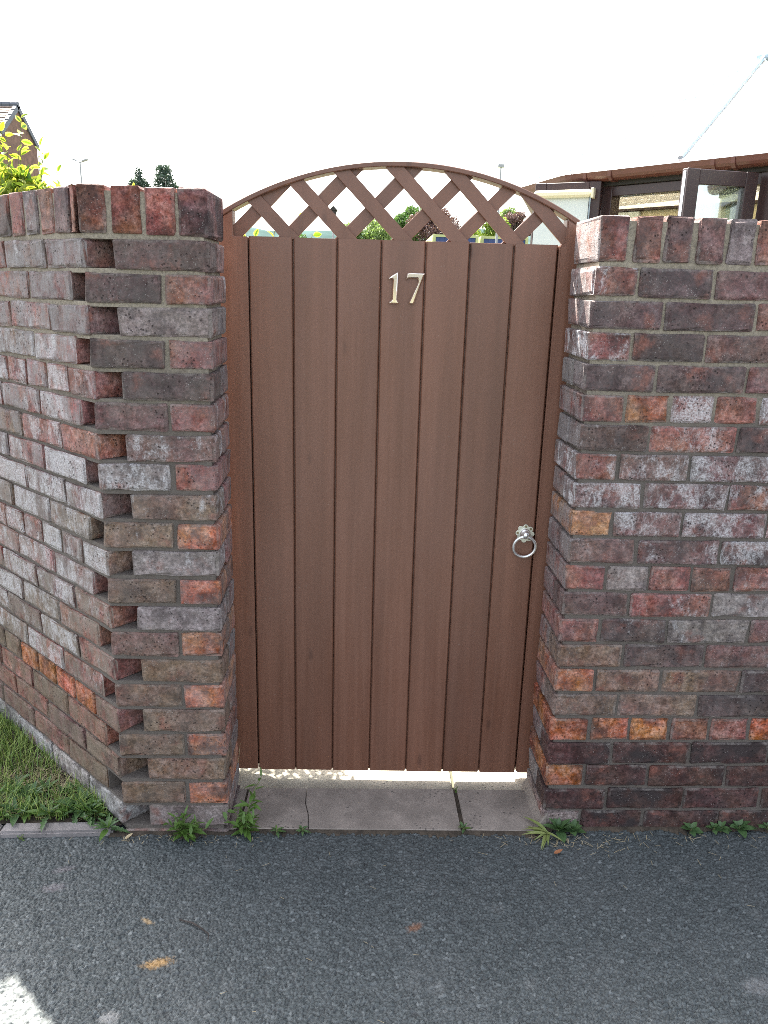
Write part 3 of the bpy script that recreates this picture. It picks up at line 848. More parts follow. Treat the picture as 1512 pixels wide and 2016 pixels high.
# ring latch
LX, LZ = 0.378 - GX, 0.8165
lobe = []
for k in range(96):
    a = 2 * PI * k / 96
    r = 0.0205 + 0.0072 * abs(math.cos(4 * a + 0.3)) ** 0.6
    lobe.append((LX + r * math.cos(a), LZ + r * math.sin(a)))
latch = MB().prism(lobe, -0.0045, -0.002, xz).build('ring_latch', M['plate'], gate, 0.0006)
for k in range(8):
    if k in (1, 2, 4, 5, 7):
        a = (k * PI / 4) - 0.075
        cxx, czz = LX + 0.0215 * math.cos(a), LZ + 0.0215 * math.sin(a)
        MB().prism([(cxx + 0.0034 * math.cos(b * PI / 5), czz + 0.0034 * math.sin(b * PI / 5)) for b in range(10)], -0.0058, -0.004, xz).build('screw', M['screw'], latch)
# boss: lathe about y
mb = MB(); prof = [(0.0155, -0.004), (0.0155, -0.009), (0.012, -0.0125), (0.0095, -0.016), (0.0095, -0.024), (0.006, -0.028), (0.0, -0.029)]
sg = 20
for (r, y) in prof:
    for k in range(sg): mb.v.append((LX + r * math.cos(2 * PI * k / sg), y, LZ + r * math.sin(2 * PI * k / sg)))
for i in range(len(prof) - 1):
    for k in range(sg): mb.f.append((i * sg + k, i * sg + (k + 1) % sg, (i + 1) * sg + (k + 1) % sg, (i + 1) * sg + k))
mb.build('boss', M['galv'], latch, smooth=True)
ringp = [(LX - 0.001 + 0.0322 * math.sin(2 * PI * k / 40), -0.020 + 0.010 * (0.5 - 0.5 * math.cos(2 * PI * k / 40)), LZ - 0.037 + 0.0322 * math.cos(2 * PI * k / 40)) for k in range(40)]
MB().tube(ringp, 0.0043, 10, closed=True).build('ring', M['galv'], latch, smooth=True)

# ================================================================== PLANTS
def leaf_mesh(name, mat, wid=0.35, bend=0.25, fold=0.18, rows=6, tip=1.0, lobes=0.0):
    v, f, ed = [], [], []
    for i in range(rows + 1):
        t = i / rows
        wv = wid * 0.5 * (math.sin(PI * min(1, t ** 0.8)) ** 0.8) * (1 if lobes == 0 else (1 - lobes * (i % 2)))
        if i == 0: wv = 0.02
        if i == rows: wv = 0.004
        z = -bend * t * t + 0.0
        v += [(-wv, t, z + fold * wv), (0, t, z), (wv, t, z + fold * wv)]
        ed += [1.0, 0.0 if i < rows else 1.0, 1.0]
    for i in range(rows):
        a = i * 3; b = a + 3
        f += [(a, a + 1, b + 1, b), (a + 1, a + 2, b + 2, b + 1)]
    me = bpy.data.meshes.new(name)
    me.from_pydata(v, [], f)
    a = me.attributes.new('edge', 'FLOAT', 'POINT'); a.data.foreach_set('value', ed)
    me.polygons.foreach_set('use_smooth', [True] * len(me.polygons))
    me.materials.append(mat); me.update()
    return me
LM = {k: leaf_mesh('leaf', M[m], *a) for k, m, a in (
    ('weed', 'leaf_weed', (0.32, 0.3, 0.35)), ('weed2', 'leaf_weed2', (0.42, 0.35, 0.3)), ('weedn', 'leaf_weed', (0.22, 0.15, 0.4)),
    ('strap', 'leaf_pale', (0.14, 0.7, 0.3)), ('var', 'leaf_var', (0.62, 0.12, 0.25)), ('varn', 'leaf_var', (0.45, 0.2, 0.3)), ('yel', 'leaf_yel', (0.6, 0.2, 0.3)),
    ('round', 'leaf_weed2', (0.62, 0.3, 0.2)), ('dead', 'leaf_dead', (0.5, -0.3, 0.4)))}
LM['thistle'] = leaf_mesh('leaf', M['leaf_weed2'], 0.34, 0.35, 0.4, 10, 1.0, 0.5)
def put_leaf(parent, me, loc, az, el, ln, roll=0.0):
    o = bpy.data.objects.new('leaf', me)
    COL.objects.link(o); o.parent = parent
    o.location = loc; o.scale = (ln, ln, ln)
    o.rotation_mode = 'XYZ'
    m = Matrix.Rotation(az - PI / 2, 4, 'Z') @ Matrix.Rotation(el, 4, 'X') @ Matrix.Rotation(roll, 4, 'Y')
    o.rotation_euler = m.to_euler('XYZ')
    return o
def rosette(x, y, z, n, ln, kinds, label, cat='weed', spread=1.0, name='weed', group=None, elo=0.2, ehi=1.2):
    p = empty(name, (x, y, z), 0, label, cat, group)
    MB().tube([(0, 0, -0.006), (0.001, 0, 0.012)], [0.003, 0.002], 6).build('root_crown', M['stem'], p)
    for i in range(n):
        az = i * 2.399 + random.uniform(-0.3, 0.3)
        t = i / max(1, n - 1)
        el = elo + (ehi - elo) * t + random.uniform(-0.15, 0.15)
        l = ln * (1.05 - 0.45 * t) * random.uniform(0.8, 1.15)
        put_leaf(p, LM[random.choice(kinds)], (0.003 * math.cos(az), 0.003 * math.sin(az), 0.004 + 0.008 * t), az, el, l, random.uniform(-0.3, 0.3))
    return p
def stemmed(x, y, z, stems, ln, kinds, label, cat='weed', name='weed', group=None):
    """stems: list of (dx, dy, height, leaves)"""
    p = empty(name, (x, y, z), 0, label, cat, group)
    for (dx, dy, h, nl) in stems:
        pts = [(dx * t * t * 0.9 + 0.002 * math.sin(t * 7), dy * t * t, -0.006 + h * t) for t in (0, 0.25, 0.5, 0.75, 1.0)]
        MB().tube(pts, [0.0022, 0.002, 0.0018, 0.0014, 0.0009], 5).build('stem', M['stem'], p)
        for i in range(nl):
            t = 0.15 + 0.85 * i / max(1, nl - 1)
            loc = (dx * t * t * 0.9, dy * t * t, -0.006 + h * t)
            az = i * 2.399 + dx * 40 + random.uniform(-0.4, 0.4)
            put_leaf(p, LM[random.choice(kinds)], loc, az, random.uniform(0.1, 0.6) + 0.6 * (t > 0.9), ln * (1.15 - 0.5 * t) * random.uniform(0.8, 1.2), random.uniform(-0.4, 0.4))
    return p
stemmed(-0.572, -0.297, 0, [(-0.045, -0.01, 0.05, 9), (0.005, -0.015, 0.085, 12), (0.045, -0.012, 0.06, 10), (-0.02, -0.03, 0.05, 10), (0.028, -0.04, 0.04, 9), (0.07, -0.02, 0.045, 8), (-0.03, -0.005, 0.075, 9)], 0.045, ['weedn', 'weed'],
        'bushy green weed in front of the pier foot', 'weed')
stemmed(-0.408, -0.276, 0, [(0.045, 0.05, 0.15, 14), (-0.035, 0.0, 0.075, 9), (-0.055, -0.01, 0.05, 8), (0.03, -0.015, 0.06, 9), (0.0, -0.02, 0.045, 7), (0.03, 0.03, 0.10, 10)], 0.044, ['weed', 'weedn'],
        'tall leafy weed climbing beside the pier at the doorstep end', 'weed')
rosette(-0.79, -0.287, 0.006, 13, 0.05, ['weed', 'thistle'], 'small green rosette weed at the pier corner by the concrete edging')
rosette(-0.318, -0.283, 0, 9, 0.022, ['weed2', 'weed'], 'tiny weed tuft at the asphalt edge near the cracked doorstep slab', ehi=0.8)
rosette(-0.245, -0.276, 0, 10, 0.02, ['weed2'], 'tiny low weed at the foot of the doorstep crack', ehi=0.6)
rosette(0.214, -0.262, 0.002, 11, 0.022, ['weed2', 'weed'], 'small weed growing in the joint between the doorstep slabs')
stemmed(0.213, -0.066, -0.012, [(0.004, -0.004, 0.03, 5), (-0.004, -0.006, 0.02, 4)], 0.014, ['weed'], 'sprig sprouting in the slab joint under the gate', 'weed')
rosette(0.487, -0.262, 0, 12, 0.058, ['round', 'weed2'], 'broad leaved rosette at the corner foot of the brick wall by the doorstep', elo=0.25, ehi=1.3)
rosette(0.525, -0.26, 0, 9, 0.04, ['round'], 'smaller rosette tucked beside the broad leaved one at the wall corner', elo=0.3, ehi=1.2)
p = empty('weed', (0.452, -0.272, 0), 0, 'pale strappy weed flopped beside the broad leaved rosette', 'weed')
for i in range(13):
    put_leaf(p, LM['strap'], (random.uniform(-0.01, 0.01), random.uniform(-0.006, 0.006), 0.003), random.uniform(2.3, 5.6), random.uniform(0.25, 0.75), random.uniform(0.04, 0.075), random.uniform(-0.5, 0.5))
for (x, y, ln, n, lab) in ((0.875, -0.252, 0.034, 11, 'small round leaved weed at the wall foot next to the dark crumbled hole'), (0.945, -0.246, 0.026, 9, 'smallest round leaved weed between two others at the wall foot'), (0.967, -0.244, 0.03, 9, 'low round leaved weed growing hard against a larger neighbour at the wall foot'), (1.022, -0.24, 0.044, 12, 'largest round leaved weed along the foot of the long wall'), (1.105, -0.238, 0.03, 9, 'round leaved weed furthest from the gate along the wall foot')):
    rosette(x, y, 0, n, ln, ['round'], lab, elo=0.2, ehi=1.0, group='round leaved weeds along the wall foot')
# weeds in the grass corner
gw = [(-0.845, -0.235, 0.05, 12, 'thistle', 'spiny thistle rosette in the grass corner next to the pier'), (-0.905, -0.225, 0.07, 12, 'thistle', 'large grey-green thistle rosette spilling over the concrete edging'), (-0.975, -0.235, 0.065, 11, 'thistle', 'thistle rosette lolling on the edging between grass and pavement'),
      (-0.87, -0.165, 0.05, 10, 'weed', 'leafy green weed against the foot of the wing wall'), (-0.93, -0.13, 0.06, 11, 'thistle', 'upright thistle half way up the wing wall foot'), (-1.04, -0.225, 0.055, 10, 'weed', 'bright green weed in the grass behind the edging'), (-1.28, 0.28, 0.09, 16, 'weed', 'dark leafy weed standing against the wing wall far from the pier'), (-1.10, -0.245, 0.05, 9, 'weedn', 'narrow leaved weed at the pale grassy end of the edging')]
for (x, y, ln, n, k, lab) in gw:
    rosette(x, y, 0.008, n, ln, [k, 'weed'], lab, elo=0.15, ehi=1.1)
for k in range(15):
    x = random.uniform(-1.16, -0.82); y = random.uniform(-0.25, -0.25 + max(0.02, min(0.16, (-0.80 - x) * 0.75)))
    rosette(x, y, 0.008, random.randint(8, 12), random.uniform(0.045, 0.075), random.choice([['thistle', 'weed2'], ['weed', 'weedn'], ['thistle', 'weed']]), 'leafy weed tangled in the rough grass of the wall corner', group='weeds tangled in the rough grass', elo=0.2, ehi=1.2)
stemmed(-1.02, -0.315, -0.002, [(0.005, 0, 0.016, 5), (-0.006, -0.004, 0.012, 5)], 0.011, ['weed'], 'tiny weed sprouting between asphalt and concrete edging', 'weed')
# dry stalk by the gate
o = MB().tube([(-0.462, -0.072, 0.0), (-0.463, -0.07, 0.06), (-0.456, -0.068, 0.11), (-0.452, -0.066, 0.15)], [0.0016, 0.0013, 0.001, 0.0006], 5).build('dry_stalk', M['straw'])
tag(o, 'thin dry stalk standing in the gap between pier and gate', 'stalk')
# grass
def grass():
    rng = np.random.default_rng(3)
    n = 10000
    vs = []; tones = []
    A = np.array([-0.78, -0.245]); Bp = np.array([-1.75, -0.265]); Cc = np.array([-1.80, 0.75])
    u = rng.random((n, 2)); s = u.sum(1) > 1; u[s] = 1 - u[s]
    P = A + u[:, :1] * (Bp - A) + u[:, 1:] * (Cc - A)
    h = rng.uniform(0.03, 0.085, n); 
    dry = np.exp(-(((P[:, 0] + 1.02) / 0.17) ** 2 + ((P[:, 1] + 0.10) / 0.10) ** 2)) > rng.random(n) * 1.15
    h = np.where(dry, h * 0.6, h)
    az = rng.random(n) * 2 * PI; lean = rng.uniform(0.1, 0.9, n) + 0.7 * dry
    wd = rng.uniform(0.0007, 0.0014, n)
    dx, dy = np.cos(az), np.sin(az); px, py = -dy * wd, dx * wd
    out = np.zeros((n, 6, 3))
    for k, t in enumerate((0.0, 0.55, 1.0)):
        cxk = P[:, 0] + dx * h * lean * t * t; cyk = P[:, 1] + dy * h * lean * t * t
        zk = 0.004 + h * t * (1 - 0.25 * lean * t)
        f = (1.0, 0.8, 0.08)[k]
        out[:, k * 2] = np.stack([cxk - px * f, cyk - py * f, zk], -1)
        out[:, k * 2 + 1] = np.stack([cxk + px * f, cyk + py * f, zk], -1)
    base = np.arange(n)[:, None] * 6
    q = np.concatenate([base + np.array([[0, 1, 3, 2]]), base + np.array([[2, 3, 5, 4]])])
    tone = np.repeat(np.where(dry, 0.9 + 0.1 * rng.random(n), 0.65 * rng.random(n)), 6)
    t = NT('grass_blades')
    a = t.n('Attribute', attribute_type='GEOMETRY', attribute_name='tone').outputs['Fac']
    c = t.mix(t.ramp(a, 0.0, 0.65), (0.075, 0.16, 0.025), (0.30, 0.38, 0.085))
    c = t.mix(t.ramp(a, 0.7, 0.88), c, (0.36, 0.31, 0.17))
    t.fin(c, 0.6)
    o = np_mesh('grass', out.reshape(-1, 3), q, t.m, None, {'tone': tone}); o['kind'] = 'stuff'
    o['label'] = 'rough green grass with a dry patch in the wall corner'; o['category'] = 'grass'
grass()
# grime gathered where the asphalt meets the slabs and walls
def grime(pts, wd, seed):
    rng = np.random.default_rng(seed); v = []; q = []
    P = [Vector((a, b, 0)) for a, b in pts]
    k = 0
    for a, b in zip(P[:-1], P[1:]):
        n = max(2, int((b - a).length / 0.006))
        for i in range(n):
            c = a.lerp(b, i / n)
            ww = wd * (0.35 + 0.9 * rng.random()) * (0.7 + 0.5 * math.sin(k * 0.21) * math.sin(k * 0.053))
            v += [(c.x, c.y + 0.006, 0.0012), (c.x, c.y - ww * 0.5, 0.0012 + 0.0015 * rng.random()), (c.x + rng.normal(0, 0.002), c.y - ww, -0.006)]
            if k: 
                o_ = (k - 1) * 3
                q += [(o_, o_ + 1, o_ + 4, o_ + 3), (o_ + 1, o_ + 2, o_ + 5, o_ + 4)]
            k += 1
    o = np_mesh('dirt', np.array(v), np.array(q), M['soil']); o['kind'] = 'stuff'
    o['label'] = 'dark dirt gathered along the edge of the asphalt'; o['category'] = 'dirt'
grime([(-0.80, -0.290), (-0.74, -0.285), (-0.46, -0.281), (-0.40, -0.268), (0.44, -0.262), (0.46, -0.243), (1.5, -0.220)], 0.022, 2)
# straw and crumbs along the wall foot
def straw():
    rng = np.random.default_rng(8)
    v = []; q = []
    def bit(x, y, l, wd, a, z):
        b = len(v); c, s = math.cos(a), math.sin(a)
        v.extend([(x - c * l - s * wd, y - s * l + c * wd, z), (x + c * l - s * wd, y + s * l + c * wd, z + 0.001), (x + c * l + s * wd, y + s * l - c * wd, z + 0.001), (x - c * l + s * wd, y - s * l - c * wd, z)])
        q.append((b, b + 1, b + 2, b + 3))
    for i in range(60):
        bit(rng.normal(0.50, 0.10), -0.275 - abs(rng.normal(0, 0.03)), rng.uniform(0.004, 0.016), 0.0006, rng.random() * PI, 0.0005)
    for i in range(60):
        bit(rng.uniform(0.45, 1.3), -0.262 - abs(rng.normal(0, 0.05)), rng.uniform(0.004, 0.013), 0.0006, rng.random() * PI, 0.0005)
    for i in range(35):
        bit(rng.uniform(-0.8, -0.35), -0.30 - abs(rng.normal(0, 0.02)), rng.uniform(0.003, 0.012), 0.0006, rng.random() * PI, 0.0005)
    for i in range(30):
        bit(rng.uniform(-0.9, 1.2), rng.uniform(-0.95, -0.3), rng.uniform(0.003, 0.012), 0.0005, rng.random() * PI, 0.0005)
    o = np_mesh('straw_litter', np.array(v), np.array(q), M['straw']); o['kind'] = 'stuff'
    o['label'] = 'bits of dry straw scattered along the wall foot'; o['category'] = 'litter'
straw()
o = empty('fallen_leaf', (0.455, -0.352, 0.001), 0, 'curled reddish brown fallen leaf lying on the asphalt', 'leaf')
put_leaf(o, LM['dead'], (0, 0, 0), 0.2, 0.05, 0.026)
o = empty('fallen_leaf', (-0.735, -0.318, 0.001), 0, 'pale curled leaf lying at the pier corner', 'leaf')
put_leaf(o, leaf_mesh('leaf', M['straw'], 0.45, -0.25, 0.5), (0, 0, 0), 0.7, 0.1, 0.026)
o = MB().tube([(-0.516, -0.603, 0.001), (-0.482, -0.613, 0.002), (-0.456, -0.631, 0.002), (-0.437, -0.645, 0.001), (-0.434, -0.668, 0.001)], [0.0016, 0.0022, 0.002, 0.0016, 0.0008], 6).build('twig', M['twig'])
tag(o, 'thin dark bent twig lying on the asphalt', 'twig')

# shrubs behind the wall
def shrub(loc, stems, label, ln, kinds, dense=None, maxleaf=300):
    p = empty('shrub', loc, 0, label, 'shrub')
    cnt = 0
    for (bx, by, tx, ty, z0, z1, nl) in stems:
        pts = []
        for t in (0, 0.3, 0.6, 0.85, 1.0):
            pts.append((bx + (tx - bx) * t ** 1.5 + random.uniform(-0.008, 0.008), by + (ty - by) * t ** 1.5 + random.uniform(-0.008, 0.008), z0 + (z1 - z0) * t))
        MB().tube(pts, [0.005, 0.004, 0.003, 0.002, 0.001], 5).build('stem', M['stem'], p)
        for i in range(nl):
            t = 1 - 0.55 * (i / max(1, nl)) ** 1.2 * 0.6
            k = 0.22 * (i / max(1, nl))          # metres down from the tip
            tt = max(0.0, 1 - k / max(0.05, (z1 - z0)))
            loc2 = (bx + (tx - bx) * tt ** 1.5, by + (ty - by) * tt ** 1.5, z0 + (z1 - z0) * tt)
            az = (i // 2) * 1.57 + (i % 2) * PI + random.uniform(-0.4, 0.4)
            el = random.uniform(-0.5, 0.9) + (0.7 if i < 2 else 0)
            put_leaf(p, LM[random.choice(kinds)], loc2, az, el, ln * random.uniform(0.75, 1.2) * (0.8 if i < 2 else 1), random.uniform(-1.3, 1.3))
            cnt += 1
    if dense and isinstance(dense[0], tuple):
        leaf_cloud('foliage', [d[:6] for d in dense], sum(d[6] for d in dense), dense[0][7], M['fol_var'], p, np.random.default_rng(4))['kind'] = 'stuff'
    elif dense:
        rng = np.random.default_rng(int(abs(loc[0]) * 1000))
        (cx, cy, cz, rx, ry, rz, n, s) = dense
        leaf_cloud('foliage', [(cx, cy, cz, rx, ry, rz)], n, s, M['fol_var'], p, rng)['kind'] = 'stuff'
    return p
def leaf_cloud(name, blobs, n, s, mat, parent, rng, hollow=0.55, flat=0.0):
    per = np.array([b[3] * b[4] * b[5] for b in blobs]); per = (per ** 0.67); per = per / per.sum()
    C = []
    T = []
    for b, k in zip(blobs, (per * n).astype(int) + 1):
        d = rng.normal(size=(k, 3)); d /= np.linalg.norm(d, axis=1)[:, None]
        r = hollow + (1 - hollow) * rng.random(k) ** 0.6
        r *= 1 + 0.16 * np.sin(d[:, 0] * 7 + b[0]) * np.sin(d[:, 2] * 6 + b[1])
        C.append(np.array(b[:3]) + d * r[:, None] * np.array(b[3:6]))
        T.append(np.clip(0.5 + rng.normal(0, 0.2) + rng.normal(0, 0.22, k), 0, 1))
    C = np.concatenate(C); T = np.concatenate(T)
    k = len(C)
    a = rng.normal(size=(k, 3)); a /= np.linalg.norm(a, axis=1)[:, None]
    bb = rng.normal(size=(k, 3)); bb -= (bb * a).sum(1)[:, None] * a; bb /= np.linalg.norm(bb, axis=1)[:, None]
    sz = s * rng.uniform(0.6, 1.3, k)[:, None]
    V = np.stack([C - a * sz, C + bb * sz * 0.45, C + a * sz, C - bb * sz * 0.45], 1)
    q = np.arange(k * 4).reshape(-1, 4)
    o = np_mesh(name, V.reshape(-1, 3), q, mat, parent, {'tone': np.repeat(T, 4)})
    return o
M['fol_var'] = mat_foliage('variegated_foliage', (0.09, 0.20, 0.03), (0.46, 0.48, 0.09), 0.55)
sx, sy = -1.30, 0.72
st = []
for (tx, ty, z1, nl) in ((-1.215, 0.60, 1.985, 16), (-1.27, 0.60, 1.93, 14), (-1.17, 0.62, 1.905, 14), (-1.30, 0.64, 1.95, 14), (-1.145, 0.58, 1.86, 14), (-1.12, 0.62, 1.83, 12), (-1.235, 0.55, 1.83, 12), (-1.19, 0.53, 1.80, 12), (-1.33, 0.56, 1.88, 12), (-1.15, 0.53, 1.77, 12), (-1.26, 0.52, 1.78, 12), (-1.10, 0.55, 1.76, 10), (-1.36, 0.6, 1.97, 12), (-1.40, 0.66, 1.9, 12), (-1.21, 0.50, 1.745, 10), (-1.30, 0.48, 1.75, 10), (-1.14, 0.47, 1.735, 10), (-1.17, 0.48, 1.76, 10), (-1.25, 0.46, 1.74, 10), (-1.10, 0.50, 1.73, 9), (-1.28, 0.55, 1.84, 10), (-1.22, 0.56, 1.88, 10), (-1.47, 0.5, 1.93, 8), (-1.55, 0.48, 1.95, 8), (-1.62, 0.52, 1.96, 8)):  # last three stems are out of view, added to shade the asphalt sun patch
    st.append((random.uniform(-0.15, 0.15), random.uniform(-0.05, 0.1), tx - sx, ty - sy, -0.02, z1, nl))
shrub((sx, sy, 0), st, 'tall variegated yellow and green shrub rising behind the wing wall', 0.036, ['var', 'var', 'varn'], [(0.10, -0.10, 1.25, 0.24, 0.2, 0.56, 4200, 0.024), (-0.30, -0.15, 1.40, 0.22, 0.2, 0.56, 4000, 0.024), (-0.55, -0.05, 1.35, 0.25, 0.22, 0.56, 3000, 0.024), (-0.26, -0.22, 1.76, 0.16, 0.10, 0.10, 900, 0.020), (0.13, -0.17, 1.67, 0.13, 0.09, 0.12, 500, 0.017), (0.04, -0.13, 1.72, 0.12, 0.09, 0.12, 400, 0.017)])  # leftmost leaf clouds likewise unseen, added to trim the sun patch
st = [(random.uniform(-0.12, 0.12), random.uniform(-0.05, 0.1), tx + 0.86, ty - 0.5, -0.02, z1, nl) for (tx, ty, z1, nl) in ((-0.885, 0.22, 1.705, 6), (-0.835, 0.22, 1.712, 6), (-0.80, 0.20, 1.70, 6), (-0.755, 0.20, 1.735, 6), (-0.70, 0.21, 1.70, 5))]
shrub((-0.86, 0.5, 0), st, 'low yellow-green shrub whose tips just clear the pier coping', 0.026, ['var', 'yel', 'varn'], (0.02, -0.05, 0.9, 0.22, 0.2, 0.55, 1400, 0.022))
st = [(random.uniform(-0.12, 0.12), random.uniform(-0.05, 0.1), tx + 0.62, ty - 0.55, -0.02, z1, nl) for (tx, ty, z1, nl) in ((-0.475, 0.40, 1.655, 9), (-0.50, 0.45, 1.67, 8), (-0.45, 0.42, 1.635, 9), (-0.385, 0.40, 1.66, 9), (-0.36, 0.42, 1.64, 8), (-0.32, 0.5, 1.70, 5), (-0.27, 0.44, 1.645, 8), (-0.255, 0.42, 1.62, 6), (-0.41, 0.38, 1.60, 8))]
shrub((-0.62, 0.55, 0), st, 'yellow-green shrub behind the gate seen through the lattice', 0.034, ['var', 'yel', 'varn'], (-0.03, -0.02, 0.75, 0.26, 0.22, 0.65, 2600, 0.022))

# ================================================================== CONSERVATORY
EX, EY = 0.6262, -0.7797            # along the facade, towards the camera side
OX, OY = -0.7797, -0.6262           # outward
CA = (1.233 - OX * 0.06, 3.448 - OY * 0.06)
cons = empty('conservatory', (CA[0], CA[1], 0), math.atan2(EY, EX), 'brown framed conservatory with white glazed roof beyond the wall', 'conservatory')
# local: x along facade, y: inward is +? rotate: local y axis = (-EY, EX) rotated -> inward
def cbox(name, mat, x0, x1, y0, y1, z0, z1, parent=None, bev=0.003):
    return MB().box(x0, x1, y0, y1, z0, z1).build(name, mat, parent or cons, bev)
FAC = 2.6
cbox('dwarf_wall', M['housebrick'], 0.0, 0.30, 0.0, 0.16, -0.02, 0.5)
cbox('dwarf_wall', M['housebrick'], 1.27, FAC, 0.0, 0.16, -0.02, 0.5)
cbox('post', M['brown_pvc'], -0.02, 0.07, -0.01, 0.09, 0.5, 2.17)
cbox('post', M['brown_pvc'], 0.215, 0.29, -0.012, 0.085, 0.0, 2.17)
cbox('post', M['brown_pvc'], 1.262, 1.36, -0.012, 0.085, 0.0, 2.17)
cbox('post', M['brown_pvc'], 1.95, 2.04, -0.01, 0.09, 0.5, 2.17)
cbox('window', M['glass'], 0.07, 0.215, 0.03, 0.05, 0.5, 2.12)
cbox('window', M['glass'], 1.36, 1.95, 0.03, 0.05, 0.5, 2.12)
cbox('window', M['glass'], 2.04, FAC, 0.03, 0.05, 0.5, 2.12)
cbox('door_head', M['brown_pvc'], -0.02, FAC, -0.006, 0.08, 2.105, 2.165)
cbox('fascia', M['dark'], -0.01, FAC, -0.03, 0.06, 2.166, 2.222)
cbox('doorstep', M['kerb'], 0.28, 1.27, -0.05, 0.16, -0.02, 0.12)
# gutter: swept half-round
def gutter(pts, name):
    prof = []
    for k in range(9):
        a = PI + PI * k / 8
        prof.append((0.052 * math.cos(a), 0.046 * math.sin(a)))
    prof = [(-0.056, 0.012)] + [(-0.052, 0.0)] + prof[1:-1] + [(0.052, 0.0), (0.052, 0.012)]
    inner = [(x * 0.93, y * 0.93 + 0.001) for x, y in prof[::-1]]
    pr = prof + inner
    mb = MB()
    n = len(pr)
    for i, (p, nrm) in enumerate(pts):
        for (a, b) in pr:
            mb.v.append((p[0] + nrm[0] * a, p[1] + nrm[1] * a, p[2] + b))
    for i in range(len(pts) - 1):
        for k in range(n):
            mb.f.append((i * n + k, i * n + (k + 1) % n, (i + 1) * n + (k + 1) % n, (i + 1) * n + k))
    mb.f.append(tuple(range(n))); mb.f.append(tuple((len(pts) - 1) * n + k for k in range(n)))
    return mb.build(name, M['gutter'], cons)
# side facade direction: back and to the left in world -> local
sd = Vector((1.14 - 1.233, 3.89 - 3.448)).normalized()
sdl = Vector((sd.x * EX + sd.y * EY, -sd.x * EY + sd.y * EX))
mid = Vector((-(1 + 0), 0))
nside = Vector((sdl.y, -sdl.x)); nside = -nside if nside.x > 0 else nside
ncor = (nside + Vector((0, -1))); ncor = ncor / ncor.dot(Vector((0, -1)))
g0 = Vector((0.0, -0.06))
gutter([((FAC, -0.06, 2.232), (0, 1)), ((0.03, -0.06, 2.236), (0, 1)), ((-0.012, -0.055, 2.236), (-0.4 * -1 * 0.6, 0.9)), ((-0.03 + sdl.x * 0.04, -0.06 + sdl.y * 0.06, 2.236), (-nside.x, -nside.y)), ((sdl.x * 0.74 - 0.03, -0.06 + sdl.y * 0.74, 2.236), (-nside.x * 0.9 + 0.1, -nside.y * 0.9 + 0.1)), ((sdl.x * 0.74 - 0.05 - 0.60 * 2.8, -0.06 + sdl.y * 0.74 + 0.8 * 2.8, 2.236), (0.8, 0.6))], 'gutter')
for xx in (0.14, 0.33, 1.02, 1.14, 1.9):
    mb = MB()
    pr = [(-0.058, 0.014), (-0.055, -0.02), (-0.035, -0.044), (0, -0.052), (0.035, -0.044), (0.055, -0.02), (0.055, 0.014), (0.05, 0.014), (0.05, -0.018), (0, -0.047), (-0.05, -0.018), (-0.05, 0.014)]
    mb.prism(pr, xx - 0.012, xx + 0.012, lambda a, b, h: (h, -0.06 + a, 2.233 + b))
    mb.build('gutter_bracket', M['gutter'], cons)
# side wall (glazed)
def sbox(name, mat, s0, s1, d0, d1, z0, z1):
    n2 = -nside
    poly = [(sdl.x * s + n2.x * d, sdl.y * s + n2.y * d) for s, d in ((s0, d0), (s1, d0), (s1, d1), (s0, d1))]
    return MB().prism(poly, z0, z1).build(name, mat, cons, 0.003)
sbox('dwarf_wall', M['housebrick'], 0.06, 0.74, 0.0, 0.15, -0.02, 0.5)
sbox('window', M['glass'], 0.1, 0.66, 0.03, 0.05, 0.5, 2.1)
sbox('post', M['brown_pvc'], 0.66, 0.74, 0.0, 0.08, 0.0, 2.17)
sbox('eaves_rail', M['brown_pvc'], 0.05, 0.659, 0.0, 0.08, 2.1, 2.2)
B3 = Vector((sdl.x * 0.74, sdl.y * 0.74)); d3 = Vector((-0.60, 0.80)).normalized(); n3 = Vector((0.80, 0.60)).normalized()
def tbox(name, mat, s0, s1, d0, d1, z0, z1):
    poly = [tuple(B3 + d3 * s + n3 * d) for s, d in ((s0, d0), (s1, d0), (s1, d1), (s0, d1))]
    return MB().prism(poly, z0, z1).build(name, mat, cons, 0.003)
tbox('dwarf_wall', M['housebrick'], 0.02, 2.85, 0.0, 0.15, -0.02, 0.5)
tbox('window', M['glass'], 0.08, 1.4, 0.03, 0.05, 0.5, 2.1)
tbox('window', M['glass'], 1.48, 2.8, 0.03, 0.05, 0.5, 2.1)
tbox('post', M['brown_pvc'], 1.4, 1.48, 0.0, 0.08, 0.5, 2.17)
tbox('eaves_rail', M['brown_pvc'], 0.02, 2.85, 0.0, 0.08, 2.1, 2.2)
